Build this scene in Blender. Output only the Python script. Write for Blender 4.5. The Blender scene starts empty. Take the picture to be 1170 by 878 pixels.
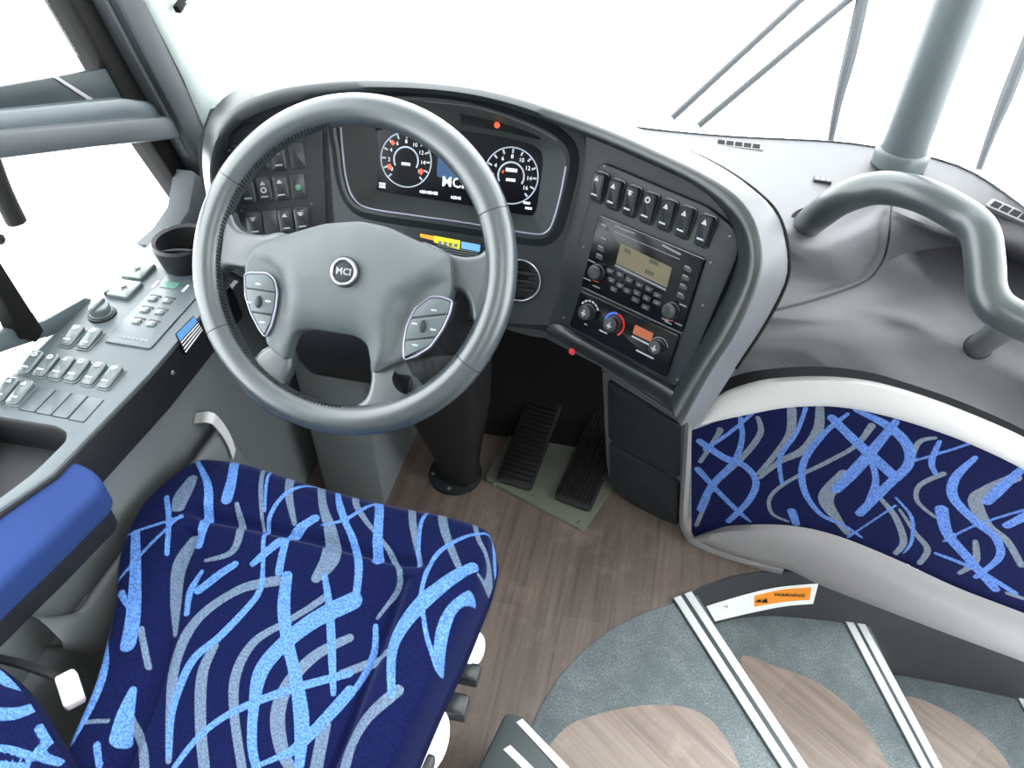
import bpy, bmesh, math, random
import numpy as np
from mathutils.geometry import delaunay_2d_cdt
from mathutils import Vector, Matrix
random.seed(7)
SC = bpy.context.scene
COL = SC.collection
# ------------------------------------------------------------------ camera, world, exposure
F = 880.0; TH = math.radians(43); PS = math.radians(13)
CAM = Vector((0, 0, 1.535))
FW = Vector((-math.sin(PS)*math.cos(TH), math.cos(PS)*math.cos(TH), -math.sin(TH)))
RT = Vector((math.cos(PS), math.sin(PS), 0)); UP = RT.cross(FW)
cam = bpy.data.objects.new('camera', bpy.data.cameras.new('camera')); COL.objects.link(cam)
m = Matrix((RT, UP, -FW)).transposed().to_4x4(); m.translation = CAM
cam.matrix_world = m
cam.data.sensor_width = 36; cam.data.lens = 36*F/1170; cam.data.clip_start = .02
SC.camera = cam
SC.view_settings.view_transform = 'Standard'; SC.view_settings.look = 'None'
SC.view_settings.gamma = 1; SC.view_settings.use_curve_mapping = False
SC.view_settings.exposure = 0.0
W = bpy.data.worlds.new('overcast_sky'); SC.world = W; W.use_nodes = True
bg = W.node_tree.nodes['Background']; bg.inputs[0].default_value = (.93, .98, 1.0, 1); bg.inputs[1].default_value = 10.0
def area_lamp(name, loc, target, sx, sy, watts, col=(1, 1, 1)):
    l = bpy.data.lights.new(name, 'AREA'); l.shape = 'RECTANGLE'; l.size = sx; l.size_y = sy; l.energy = watts; l.color = col
    o = bpy.data.objects.new(name, l); COL.objects.link(o); o.location = loc
    o.rotation_euler = (Vector(target)-Vector(loc)).to_track_quat('-Z', 'Y').to_euler()
    return o
area_lamp('cabin_fill_light', (.2, -.35, 2.02), (-.2, .7, .5), .5, .9, 14, (1, .98, .95))  # added fill from above and behind; no such lamp is known in the cab

# ------------------------------------------------------------------ projection helpers (a pixel and a depth give a point)
def ray(u, v): return FW + RT*((u-585)/F) + UP*((439-v)/F)
def atd(u, v, d): return CAM + ray(u, v)*d
def atz(u, v, z): r = ray(u, v); return CAM + r*((z-CAM.z)/r.z)
def atx(u, v, x): r = ray(u, v); return CAM + r*((x-CAM.x)/r.x)
def aty(u, v, y): r = ray(u, v); return CAM + r*((y-CAM.y)/r.y)
def onp(u, v, p, n): r = ray(u, v); return CAM + r*((Vector(p)-CAM).dot(n)/r.dot(n))

class Fr:
    """a local frame: origin, x, y, outward normal"""
    def __init__(s, o, x, n):
        s.o = Vector(o); s.n = Vector(n).normalized(); x = Vector(x); s.x = (x-s.n*x.dot(s.n)).normalized(); s.y = s.n.cross(s.x)
    def __call__(s, a, b, c=0): return s.o + s.x*a + s.y*b + s.n*c
    def px(s, u, v, c=0):
        p = onp(u, v, s.o+s.n*c, s.n)-s.o
        return (p.dot(s.x), p.dot(s.y))
    def pts(s, L, c=0): return [s.px(u, v, c) for u, v in L]
    def at(s, u, v, c=0, rot=0):
        a, b = s.px(u, v, c); x = s.x*math.cos(rot)+s.y*math.sin(rot)
        return Fr(s(a, b, c), x, s.n)

# ------------------------------------------------------------------ materials
def lin(c):
    c = c/255.0
    return c/12.92 if c <= .04045 else ((c+.055)/1.055)**2.4
def rgb(r, g, b): return (lin(r), lin(g), lin(b), 1)
class NT:
    def __init__(s, name):
        s.m = bpy.data.materials.new(name); s.m.use_nodes = True; s.t = s.m.node_tree; s.n = s.t.nodes; s.p = s.n['Principled BSDF']
    def add(s, ty, **k):
        n = s.n.new(ty)
        for a, b in k.items(): setattr(n, a, b)
        return n
    def link(s, a, b): s.t.links.new(a, b)
def plastic(name, col, rough=.5, grain=900, bump=.15, var=.12, spec=.5, metal=0, coat=0):
    q = NT(name); p = q.p
    tc = q.add('ShaderNodeTexCoord')
    nz = q.add('ShaderNodeTexNoise'); nz.inputs['Scale'].default_value = grain; nz.inputs['Detail'].default_value = 3
    q.link(tc.outputs['Object'], nz.inputs['Vector'])
    lo = q.add('ShaderNodeTexNoise'); lo.inputs['Scale'].default_value = 9; lo.inputs['Detail'].default_value = 5
    q.link(tc.outputs['Object'], lo.inputs['Vector'])
    mx = q.add('ShaderNodeMix', data_type='RGBA'); mx.inputs[6].default_value = tuple(c*(1-var) for c in col[:3])+(1,); mx.inputs[7].default_value = tuple(min(1, c*(1+var)) for c in col[:3])+(1,)
    q.link(lo.outputs[0], mx.inputs[0]); q.link(mx.outputs[2], p.inputs['Base Color'])
    p.inputs['Roughness'].default_value = rough; p.inputs['Metallic'].default_value = metal
    p.inputs['Specular IOR Level'].default_value = spec; p.inputs['Coat Weight'].default_value = coat
    if bump:
        b = q.add('ShaderNodeBump'); b.inputs['Strength'].default_value = bump; b.inputs['Distance'].default_value = .001
        q.link(nz.outputs[0], b.inputs['Height']); q.link(b.outputs[0], p.inputs['Normal'])
    return q.m
def glow(name, col, s):
    q = NT(name); q.p.inputs['Base Color'].default_value = col; q.p.inputs['Emission Color'].default_value = col; q.p.inputs['Emission Strength'].default_value = s
    q.p.inputs['Roughness'].default_value = .3
    return q.m
def glass_mat(name, tint=(1, 1, 1, 1)):
    q = NT(name); q.n.remove(q.p); out = q.n['Material Output']
    t = q.add('ShaderNodeBsdfTransparent'); t.inputs[0].default_value = tint
    g = q.add('ShaderNodeBsdfGlossy'); g.inputs['Roughness'].default_value = .02
    fr = q.add('ShaderNodeFresnel'); fr.inputs[0].default_value = 1.45
    ml = q.add('ShaderNodeMath', operation='MULTIPLY'); ml.inputs[1].default_value = .8
    mx = q.add('ShaderNodeMixShader'); q.link(fr.outputs[0], ml.inputs[0]); q.link(ml.outputs[0], mx.inputs[0]); q.link(t.outputs[0], mx.inputs[1]); q.link(g.outputs[0], mx.inputs[2]); q.link(mx.outputs[0], out.inputs[0])
    return q.m
def wood_mat(name, dark, light, rot=0.0):
    q = NT(name); p = q.p; tc = q.add('ShaderNodeTexCoord'); mp = q.add('ShaderNodeMapping'); mp.inputs['Rotation'].default_value = (0, 0, rot)
    q.link(tc.outputs['Object'], mp.inputs[0])
    br = q.add('ShaderNodeTexBrick'); br.offset = .37
    br.inputs['Scale'].default_value = 1; br.inputs['Mortar Size'].default_value = .0008; br.inputs['Brick Width'].default_value = .9; br.inputs['Row Height'].default_value = .095
    br.inputs['Color1'].default_value = (.2, .2, .2, 1); br.inputs['Color2'].default_value = (.8, .8, .8, 1); br.inputs['Mortar'].default_value = (.1, .1, .1, 1)
    q.link(mp.outputs[0], br.inputs['Vector'])
    m2 = q.add('ShaderNodeMapping'); m2.inputs['Scale'].default_value = (3, 60, 1); q.link(mp.outputs[0], m2.inputs[0])
    nz = q.add('ShaderNodeTexNoise'); nz.inputs['Scale'].default_value = 1; nz.inputs['Detail'].default_value = 8; nz.inputs['Roughness'].default_value = .65; q.link(m2.outputs[0], nz.inputs['Vector'])
    dz = q.add('ShaderNodeTexNoise'); dz.inputs['Scale'].default_value = 6; dz.inputs['Detail'].default_value = 9; dz.inputs['Roughness'].default_value = .75; q.link(tc.outputs['Object'], dz.inputs['Vector'])
    a = q.add('ShaderNodeMath', operation='MULTIPLY_ADD'); a.inputs[1].default_value = .35; q.link(br.outputs[0], a.inputs[0]); q.link(nz.outputs[0], a.inputs[2])
    rp = q.add('ShaderNodeValToRGB'); rp.color_ramp.elements[0].position = .35; rp.color_ramp.elements[0].color = dark; rp.color_ramp.elements[1].position = .95; rp.color_ramp.elements[1].color = light
    q.link(a.outputs[0], rp.inputs[0])
    mx = q.add('ShaderNodeMix', data_type='RGBA'); mx.inputs[7].default_value = tuple(min(1, c*1.5+.03) for c in light[:3])+(1,)
    r2 = q.add('ShaderNodeMapRange'); r2.inputs[1].default_value = .52; r2.inputs[2].default_value = .8; r2.inputs[4].default_value = .6; q.link(dz.outputs[0], r2.inputs[0])
    q.link(r2.outputs[0], mx.inputs[0]); q.link(rp.outputs[0], mx.inputs[6]); q.link(mx.outputs[2], p.inputs['Base Color'])
    p.inputs['Roughness'].default_value = .45
    return q.m
def dusty_rubber(name, base, speck, amount=.5):
    q = NT(name); p = q.p; tc = q.add('ShaderNodeTexCoord')
    nz = q.add('ShaderNodeTexNoise'); nz.inputs['Scale'].default_value = 260; nz.inputs['Detail'].default_value = 4; q.link(tc.outputs['Object'], nz.inputs['Vector'])
    lo = q.add('ShaderNodeTexNoise'); lo.inputs['Scale'].default_value = 7; lo.inputs['Detail'].default_value = 8; lo.inputs['Roughness'].default_value = .8; q.link(tc.outputs['Object'], lo.inputs['Vector'])
    ml = q.add('ShaderNodeMath', operation='MULTIPLY'); q.link(nz.outputs[0], ml.inputs[0]); q.link(lo.outputs[0], ml.inputs[1])
    r = q.add('ShaderNodeMapRange'); r.inputs[1].default_value = .2; r.inputs[2].default_value = .38; r.inputs[4].default_value = amount; q.link(ml.outputs[0], r.inputs[0])
    mx = q.add('ShaderNodeMix', data_type='RGBA'); mx.inputs[6].default_value = base; mx.inputs[7].default_value = speck
    q.link(r.outputs[0], mx.inputs[0]); q.link(mx.outputs[2], p.inputs['Base Color']); p.inputs['Roughness'].default_value = .6
    b = q.add('ShaderNodeBump'); b.inputs['Strength'].default_value = .3; b.inputs['Distance'].default_value = .001; q.link(nz.outputs[0], b.inputs['Height']); q.link(b.outputs[0], p.inputs['Normal'])
    return q.m
def fabric_mat(name, base, grey, blue, dust=.25):
    """woven moquette: two signed-distance attributes carry the stripes of the weave"""
    q = NT(name); p = q.p; tc = q.add('ShaderNodeTexCoord')
    fz = q.add('ShaderNodeTexNoise'); fz.inputs['Scale'].default_value = 700; fz.inputs['Detail'].default_value = 2; q.link(tc.outputs['Object'], fz.inputs['Vector'])
    lo = q.add('ShaderNodeTexNoise'); lo.inputs['Scale'].default_value = 14; lo.inputs['Detail'].default_value = 5; q.link(tc.outputs['Object'], lo.inputs['Vector'])
    sp = q.add('ShaderNodeTexNoise'); sp.inputs['Scale'].default_value = 330; sp.inputs['Detail'].default_value = 1; q.link(tc.outputs['Object'], sp.inputs['Vector'])
    sr = q.add('ShaderNodeMapRange'); sr.inputs[1].default_value = .36; sr.inputs[2].default_value = .64; q.link(sp.outputs[0], sr.inputs[0])
    def mask(attr):
        at = q.add('ShaderNodeAttribute'); at.attribute_name = attr
        j = q.add('ShaderNodeMath', operation='MULTIPLY_ADD'); j.inputs[1].default_value = .0022; q.link(fz.outputs[0], j.inputs[0]); q.link(at.outputs['Fac'], j.inputs[2])
        r = q.add('ShaderNodeMapRange'); r.inputs[1].default_value = .0016; r.inputs[2].default_value = .0006; r.inputs[3].default_value = 0; r.inputs[4].default_value = 1; q.link(j.outputs[0], r.inputs[0])
        return r.outputs[0]
    def vary(c, k):
        x = q.add('ShaderNodeMix', data_type='RGBA'); x.inputs[6].default_value = tuple(v*(1-k) for v in c[:3])+(1,); x.inputs[7].default_value = tuple(min(1, v*(1+k)) for v in c[:3])+(1,)
        q.link(sr.outputs[0], x.inputs[0]); return x.outputs[2]
    m1 = q.add('ShaderNodeMix', data_type='RGBA'); q.link(mask('d_grey'), m1.inputs[0]); q.link(vary(base, .3), m1.inputs[6]); q.link(vary(grey, .25), m1.inputs[7])
    m2 = q.add('ShaderNodeMix', data_type='RGBA'); q.link(mask('d_blue'), m2.inputs[0]); q.link(m1.outputs[2], m2.inputs[6]); q.link(vary(blue, .35), m2.inputs[7])
    q.link(m2.outputs[2], p.inputs['Base Color']); p.inputs['Roughness'].default_value = .9; p.inputs['Specular IOR Level'].default_value = .1
    p.inputs['Sheen Weight'].default_value = .08; p.inputs['Sheen Tint'].default_value = (.5, .6, 1, 1); p.inputs['Sheen Roughness'].default_value = .4
    b = q.add('ShaderNodeBump'); b.inputs['Strength'].default_value = .35; b.inputs['Distance'].default_value = .0012; q.link(fz.outputs[0], b.inputs['Height']); q.link(b.outputs[0], p.inputs['Normal'])
    return q.m
M = dict(
    dash=plastic('dash_dark_plastic', rgb(36, 41, 44), .4, 1500, .25, .12, .3),
    fascia=plastic('fascia_plastic', rgb(28, 32, 34), .42, 1500, .2, .12, .25),
    dashgrey=plastic('dash_grey_plastic', rgb(68, 68, 71), .42, 1300, .3),
    hood=plastic('hood_plastic', rgb(27, 32, 34), .32, 1500, .2, .12, .55),
    leather=plastic('wheel_leather', rgb(46, 53, 57), .28, 800, .22, .1, .8),
    leather_pad=plastic('airbag_cover_plastic', rgb(62, 69, 72), .36, 1600, .5, .08),
    black=plastic('black_plastic', rgb(20, 21, 23), .45, 900, .1, .12, .3),
    gloss=plastic('gloss_black', rgb(11, 13, 16), .2, 900, 0, .05, .25),
    plate=plastic('panel_plate', rgb(32, 37, 40), .38, 1600, .2, .12, .25),
    switch=plastic('switch_plastic', rgb(36, 40, 43), .3, 900, .08, .12, .45),
    console=plastic('console_plastic', rgb(66, 75, 79), .36, 1400, .25),
    cswitch=plastic('console_switch', rgb(78, 86, 88), .25, 900, .05),
    side=plastic('side_panel_grey', rgb(94, 99, 100), .55, 1000, .3),
    lightgrey=plastic('light_grey_trim', rgb(122, 120, 122), .5, 1200, .2, .05),
    white=plastic('white_trim', rgb(190, 190, 190), .5, 1200, .1, .03),
    pillar=plastic('pillar_grey', rgb(62, 66, 69), .5, 1200, .15, .12, .3),
    pillarlight=plastic('pillar_light', rgb(125, 134, 131), .5, 1200, .1, .04),
    rubber=plastic('rubber_seal', rgb(13, 13, 12), .7, 500, .2, .12, .12),
    chrome=plastic('chrome', rgb(150, 153, 160), .25, 500, 0, .03, .5, 1),
    silver=plastic('silver_paint', rgb(118, 118, 132), .35, 500, 0, .03, .5, .6),
    steel=plastic('plate_steel', rgb(112, 116, 104), .45, 300, .1, .3, .5, .5),
    handle=plastic('bar_grey', rgb(70, 78, 80), .35, 700, .1, .05),
    ink=plastic('white_ink', rgb(150, 155, 158), .5, 500, 0, .02),
    dim=plastic('grey_ink', rgb(100, 105, 108), .5, 500, 0, .02),
    red=plastic('red_plastic', rgb(175, 30, 35), .4, 500, 0),
    blueink=plastic('blue_ink', rgb(50, 90, 190), .4, 500, 0),
    orange=plastic('orange_sticker', rgb(245, 150, 40), .5, 500, 0, .03),
    yellow=plastic('yellow_sticker', rgb(225, 215, 40), .5, 500, 0, .03),
    skyblue=plastic('blue_sticker', rgb(105, 165, 225), .5, 500, 0, .03),
    paper=plastic('white_sticker', rgb(240, 240, 240), .5, 500, 0, .02),
    lcd=plastic('lcd_amber', rgb(96, 91, 74), .25, 500, 0, .05),
    lcdgreen=plastic('lcd_green', rgb(70, 110, 95), .25, 500, 0, .1),
    lcdorange=plastic('lcd_orange', rgb(150, 75, 35), .25, 500, 0, .1),
    screen=plastic('screen_glass', rgb(9, 11, 18), .2, 500, 0, .02, .25),
    glowwhite=glow('screen_white', (.8, .85, .9, 1), .42), glowblue=glow('screen_blue', (.02, .06, .14, 1), .4), glowred=glow('screen_red', (.8, .08, .03, 1), .7), glowdim=glow('screen_grey', (.35, .4, .46, 1), .3),
    velour=plastic('blue_velour', rgb(32, 49, 92), .9, 900, .5, .15, .1),
    navy=plastic('navy_velour', rgb(8, 13, 48), .9, 900, .5, .15, .1),
    glass=glass_mat('window_glass'),
    darkglass=plastic('dark_glass', rgb(34, 42, 44), .45, 60, 0, .4, .2),
    wood=wood_mat('floor_vinyl', rgb(58, 49, 44), rgb(108, 96, 89), math.pi/2),
    woodlight=wood_mat('step_vinyl', rgb(96, 81, 73), rgb(148, 134, 125), math.radians(35)),
    border=dusty_rubber('step_border_rubber', rgb(84, 94, 97), rgb(165, 172, 172), .42),
    nosing=plastic('nosing_rubber', rgb(62, 70, 72), .5, 600, .3),
    strip=plastic('white_grip_strip', rgb(205, 208, 206), .6, 500, .2, .08),
    stairwall=plastic('stair_wall', rgb(50, 51, 55), .55, 900, .2),
    bar=plastic('grab_bar_grey', rgb(48, 54, 56), .3, 700, .1, .05),
    pocket=plastic('pocket_plastic', rgb(58, 62, 62), .45, 1500, .2, .12, .3),
    hoodtop=plastic('hood_top_grey', rgb(82, 84, 87), .4, 1500, .2),
    ceiling=plastic('ceiling_panel', rgb(190, 190, 186), .7, 300, .1),
    fabric=fabric_mat('seat_moquette', rgb(4, 11, 50), rgb(82, 97, 118), rgb(74, 110, 168)),
    fabricp=fabric_mat('panel_moquette', rgb(10, 15, 54), rgb(100, 109, 122), rgb(80, 110, 172)),
)
M['pillardark'] = plastic('pillar_dark', rgb(46, 50, 53), .65, 1200, .15, .12, .2)
M['wiper'] = plastic('wiper_metal', rgb(40, 45, 48), .6, 500, .1)
M['belt'] = plastic('belt_webbing', rgb(35, 36, 38), .8, 900, .4)
M['buckle'] = plastic('buckle_white', rgb(232, 226, 230), .4, 500, 0, .03)

# ------------------------------------------------------------------ object helpers
LOC = {}
def finish(bm, name, mat, parent=None, angle=35, mats=None):
    root = parent
    while root is not None and root.parent is not None: root = root.parent
    L = LOC.get(root.name, Vector()) if root is not None else Vector()
    bmesh.ops.remove_doubles(bm, verts=bm.verts, dist=1e-6)
    bmesh.ops.transform(bm, matrix=Matrix.Translation(-L), verts=bm.verts)
    me = bpy.data.meshes.new(name); bm.to_mesh(me); bm.free()
    for mm in (mats or [mat]): me.materials.append(mm)
    me.polygons.foreach_set('use_smooth', [True]*len(me.polygons)); me.set_sharp_from_angle(angle=math.radians(angle))
    o = bpy.data.objects.new(name, me); COL.objects.link(o)
    if parent is not None: o.parent = parent
    return o
def thing(name, label, cat, loc, group=None):
    o = bpy.data.objects.new(name, None); COL.objects.link(o); o.location = loc; o.empty_display_size = .05
    LOC[o.name] = Vector(loc); return tag(o, label, cat, group)
def tag(o, label, cat, group=None):
    o['label'] = label; o['category'] = cat
    if group: o['group'] = group
    return o
def struct(bm, name, mat, parent=None, **k):
    o = finish(bm, name, mat, parent, **k)
    if parent is None: o['kind'] = 'structure'
    return o
def lab(o, s): o['label'] = s; return o
B = bmesh.new
# ------------------------------------------------------------------ shape helpers
def face(bm, pts):
    try: return bm.faces.new([bm.verts.new(p) for p in pts])
    except ValueError: return None
def loft(bm, rows, close=False, cap=False):
    V = [[bm.verts.new(p) for p in r] for r in rows]
    n = len(V[0])
    for a, b in zip(V[:-1], V[1:]):
        for i in range(n if close else n-1):
            j = (i+1) % n
            q = [a[i], a[j], b[j], b[i]]
            bm.faces.new(q)
    if cap: bm.faces.new(V[0][::-1]); bm.faces.new(V[-1])
    return V
def catmull(P, n=8, closed=False):
    P = [tuple(p) for p in P]; out = []; N = len(P)
    rng = range(N) if closed else range(N-1)
    for i in rng:
        if closed: a, b, c, d = P[(i-1) % N], P[i], P[(i+1) % N], P[(i+2) % N]
        else: a, b, c, d = P[max(i-1, 0)], P[i], P[i+1], P[min(i+2, N-1)]
        for k in range(n):
            t = k/n
            out.append(tuple(.5*(2*B_+(C_-A)*t+(2*A-5*B_+4*C_-D)*t*t+(-A+3*B_-3*C_+D)*t**3) for A, B_, C_, D in zip(a, b, c, d)))
    if not closed: out.append(P[-1])
    return out
def resamp(P, n, closed=False):
    Q = [np.array(p, float) for p in P]
    if closed: Q.append(Q[0])
    d = np.array([0]+[np.linalg.norm(b-a) for a, b in zip(Q[:-1], Q[1:])]).cumsum()
    s = np.linspace(0, d[-1], n+1 if closed else n)
    A = np.array(Q); R = np.stack([np.interp(s, d, A[:, k]) for k in range(A.shape[1])], 1)
    if closed: R = R[:-1]
    return [tuple(r) for r in R]
def sm(P, n=40, closed=False): return resamp(catmull(P, 8, closed), n, closed)
def tube(bm, P, r, n=16, smooth=True, cap=True, sub=8, sx=1.0):
    """round tube through P; r a number or one per point"""
    R = r if isinstance(r, (list, tuple)) else [r]*len(P)
    Q = [tuple(p)+(q,) for p, q in zip(P, R)]
    if smooth and len(Q) > 2: Q = catmull(Q, sub)
    pts = [Vector(q[:3]) for q in Q]; rad = [q[3] for q in Q]
    t0 = (pts[1]-pts[0]).normalized(); nrm = t0.orthogonal().normalized(); rows = []
    for i, p in enumerate(pts):
        t = (pts[min(i+1, len(pts)-1)]-pts[max(i-1, 0)]).normalized()
        nrm = (nrm-t*nrm.dot(t)).normalized(); b = t.cross(nrm)
        rows.append([p+(nrm*math.cos(a)*sx+b*math.sin(a))*rad[i] for a in [2*math.pi*k/n for k in range(n)]])
    loft(bm, rows, True, cap)
def area2(P): return .5*sum(a[0]*b[1]-b[0]*a[1] for a, b in zip(P, P[1:]+P[:1]))
def inset(P, d):
    s = 1 if area2(P) > 0 else -1; out = []; N = len(P)
    for i in range(N):
        a, b, c = Vector(P[i-1]), Vector(P[i]), Vector(P[(i+1) % N])
        e1 = (b-a); e2 = (c-b)
        if e1.length < 1e-9 or e2.length < 1e-9: out.append(tuple(b)); continue
        n1 = Vector((-e1.y, e1.x)).normalized()*s; n2 = Vector((-e2.y, e2.x)).normalized()*s
        nn = n1+n2
        if nn.length < 1e-6: nn = n1
        nn.normalize(); k = max(.5, nn.dot(n1)); out.append((b.x+nn.x*d/k, b.y+nn.y*d/k))
    return out
def ccw(P): return P if area2(P) > 0 else P[::-1]
def prism(bm, fr, P, c0, c1, bev=.0, steps=2):
    """outline P in frame fr raised from c0 to c1 with a rounded upper edge"""
    P = ccw([tuple(p) for p in P]); rows = [[fr(a, b, c0) for a, b in P]]
    if bev:
        for k in range(steps+1):
            t = k/steps*math.pi/2
            Q = inset(P, bev*(1-math.cos(t))); rows.append([fr(a, b, c1-bev+bev*math.sin(t)) for a, b in Q])
    else: rows.append([fr(a, b, c1) for a, b in P])
    loft(bm, rows, True, True)
def rrect(w, h, r=.0, n=4, cx=0, cy=0):
    r = min(r, w/2-1e-5, h/2-1e-5); out = []
    for sx, sy, a0 in ((1, 1, 0), (-1, 1, 90), (-1, -1, 180), (1, -1, 270)):
        for k in range(n+1):
            a = math.radians(a0+90*k/n); out.append((cx+sx*(w/2-r)+r*math.cos(a), cy+sy*(h/2-r)+r*math.sin(a)))
    return out
def rpoly(P, r, n=4):
    """round the corners of a 2D polygon"""
    out = []; N = len(P)
    for i in range(N):
        a, b, c = Vector(P[i-1]), Vector(P[i]), Vector(P[(i+1) % N])
        d = min(r, (a-b).length*.45, (c-b).length*.45)
        p, q = b+(a-b).normalized()*d, b+(c-b).normalized()*d
        for k in range(n+1):
            t = k/n; out.append(tuple(p*(1-t)**2+b*2*t*(1-t)+q*t*t))
    return out
def circ(r, n=24, cx=0, cy=0, a0=0, a1=360): return [(cx+r*math.cos(math.radians(a0+(a1-a0)*k/n)), cy+r*math.sin(math.radians(a0+(a1-a0)*k/n))) for k in range(n if a1-a0 == 360 else n+1)]
def box(bm, c, s, bev=0.0, fr=None):
    fr = fr or Fr(c, (1, 0, 0), (0, 0, 1))
    prism(bm, Fr(fr.o-fr.n*s[2]/2, fr.x, fr.n), rrect(s[0], s[1], bev or .0002, 2), 0, s[2], bev)
def flat(bm, fr, P, c=0.0006): face(bm, [fr(a, b, c) for a, b in ccw([tuple(p) for p in P])])
def ringflat(bm, fr, r0, r1, c=.0006, a0=0, a1=360, n=40, cx=0, cy=0):
    A = [math.radians(a0+(a1-a0)*k/n) for k in range(n+1)]
    loft(bm, [[fr(cx+r*math.cos(a), cy+r*math.sin(a), c) for a in A] for r in (r0, r1)])
def torus(bm, fr, R, r, c=0, n=40, k=8): loft_rows = [[fr((R+r*math.cos(b))*math.cos(a), (R+r*math.cos(b))*math.sin(a), c+r*math.sin(b)) for b in [2*math.pi*j/k for j in range(k)]] for a in [2*math.pi*i/n for i in range(n)]]; loft(bm, loft_rows+[loft_rows[0]], True)
def text(bm, s, fr, size, c=.0008, bold=0, align='CENTER', sx=1.0):
    cu = bpy.data.curves.new('lettering', 'FONT'); cu.body = s; cu.size = size; cu.align_x = align; cu.align_y = 'CENTER'; cu.resolution_u = 2; cu.offset = bold
    ob = bpy.data.objects.new('lettering', cu); COL.objects.link(ob)
    dg = bpy.context.evaluated_depsgraph_get(); me = bpy.data.meshes.new_from_object(ob.evaluated_get(dg))
    bpy.data.objects.remove(ob); bpy.data.curves.remove(cu)
    vs = [bm.verts.new(fr(v.co.x*sx, v.co.y, c)) for v in me.vertices]
    for p in me.polygons:
        try: bm.faces.new([vs[i] for i in p.vertices])
        except ValueError: pass
    bpy.data.meshes.remove(me)
def bolt(bm, fr, r=.003, c=0): prism(bm, fr, circ(r, 12), c, c+r*.6, r*.35)
def solid(bm, t):
    """give an open sheet real thickness"""
    bmesh.ops.recalc_face_normals(bm, faces=bm.faces); bmesh.ops.solidify(bm, geom=bm.faces[:], thickness=t)

# ================================================================== ROOM
XW = -1.0
# floor with the stairwell cut out
bm = B()
fl = [(-1.0, 1.8), (.36, 1.8), (.356, 1.126), (.27, 1.09), (.2, 1.042), (.145, .985), (.38, .655), (.75, .13), (1.1, -.36), (1.1, -1.6), (-1.0, -1.6)]
prism(bm, Fr((0, 0, 0), (1, 0, 0), (0, 0, 1)), fl, -.03, 0)
struct(bm, 'floor', M['wood'])
bm = B(); box(bm, (.25, -.2, 2.14), (2.6, 2.9, .06)); struct(bm, 'ceiling', M['ceiling'])
bm = B(); prism(bm, Fr((0, 1.62, 0), (1, 0, 0), (0, -1, 0)), [(-1, -.47), (1.48, -.47), (1.48, .35), (.38, .4), (.3, .79), (-1, .79)], 0, .04); struct(bm, 'wall_front', M['black'])
bm = B(); box(bm, (.25, -1.63, 1.05), (2.6, .06, 2.16)); struct(bm, 'wall_rear', M['ceiling'])
# side wall below the sill
bm = B(); box(bm, (XW-.03, .1, .32), (.06, 3.4, .66)); struct(bm, 'wall_left', M['side'])
bm = B(); box(bm, (1.51, .1, -.15), (.06, 3.4, 1.4)); struct(bm, 'wall_right', M['side'])
for nm, x in (('trim_4', XW-.03), ('trim_5', 1.51)):   # side walls behind the front windows, up to the roof
    bm = B(); box(bm, (x, -.85, 1.38), (.06, 1.5, 1.46)); struct(bm, nm, M['ceiling'])

bm = B(); loft(bm, [[Vector((x, y, z)) for x in (-.74, -.4, -.02)] for y, z in ((1.40, .001), (1.60, .36))]); solid(bm, .015); struct(bm, 'trim_6', M['rubber'])  # black toe board, added to turn the lit floor behind the pedals dark
# --- side window: frames lie in the plane x = XW
def wallpoly(bm, L, x, t, bev=.004):
    fr = Fr((x, 0, 0), (0, 1, 0), (1, 0, 0))
    prism(bm, fr, [fr.px(u, v) for u, v in L], -t, 0, bev)
w1 = B()
wallpoly(w1, [(-140, 205), (0, 183), (110, 169), (222, 157), (210, 132), (150, 136), (0, 150), (-140, 170)], XW+.012, .05, .008)
w1 = struct(w1, 'window_1', M['pillar'])
p = B(); wallpoly(p, [(-140, 172), (0, 152), (150, 138), (205, 134), (170, 116), (140, 112), (0, 126), (-140, 148)], XW-.004, .03, .006); finish(p, 'sash_rail', M['console'], w1)
p = B(); wallpoly(p, [(-140, 148), (0, 127), (145, 111), (122, 78), (0, 99), (-140, 122)], XW-.02, .012, .002); finish(p, 'dark_band', M['darkglass'], w1)
p = B(); wallpoly(p, [(62, 89), (67, 88), (108, 114), (100, 114)], XW-.018, .003, .0005); finish(p, 'seal_line', M['lightgrey'], w1)
p = B(); wallpoly(p, [(-140, 470), (0, 405), (62, 384), (125, 345), (98, 340), (52, 366), (0, 381), (-140, 440)], XW+.01, .04, .006); finish(p, 'sill', M['console'], w1)
p = B(); wallpoly(p, [(-60, 235), (-30, 228), (0, 296), (52, 378), (44, 392), (28, 388), (0, 338)], XW+.02, .03, .006); finish(p, 'divider_bar', M['rubber'], w1)
p = B(); face(p, [Vector((XW-.04, y, z)) for y, z in ((.1, .6), (1.6, .55), (1.6, 2.0), (.1, 2.0))]); lab(finish(p, 'glass', M['glass'], w1), 'clear glass pane')
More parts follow.
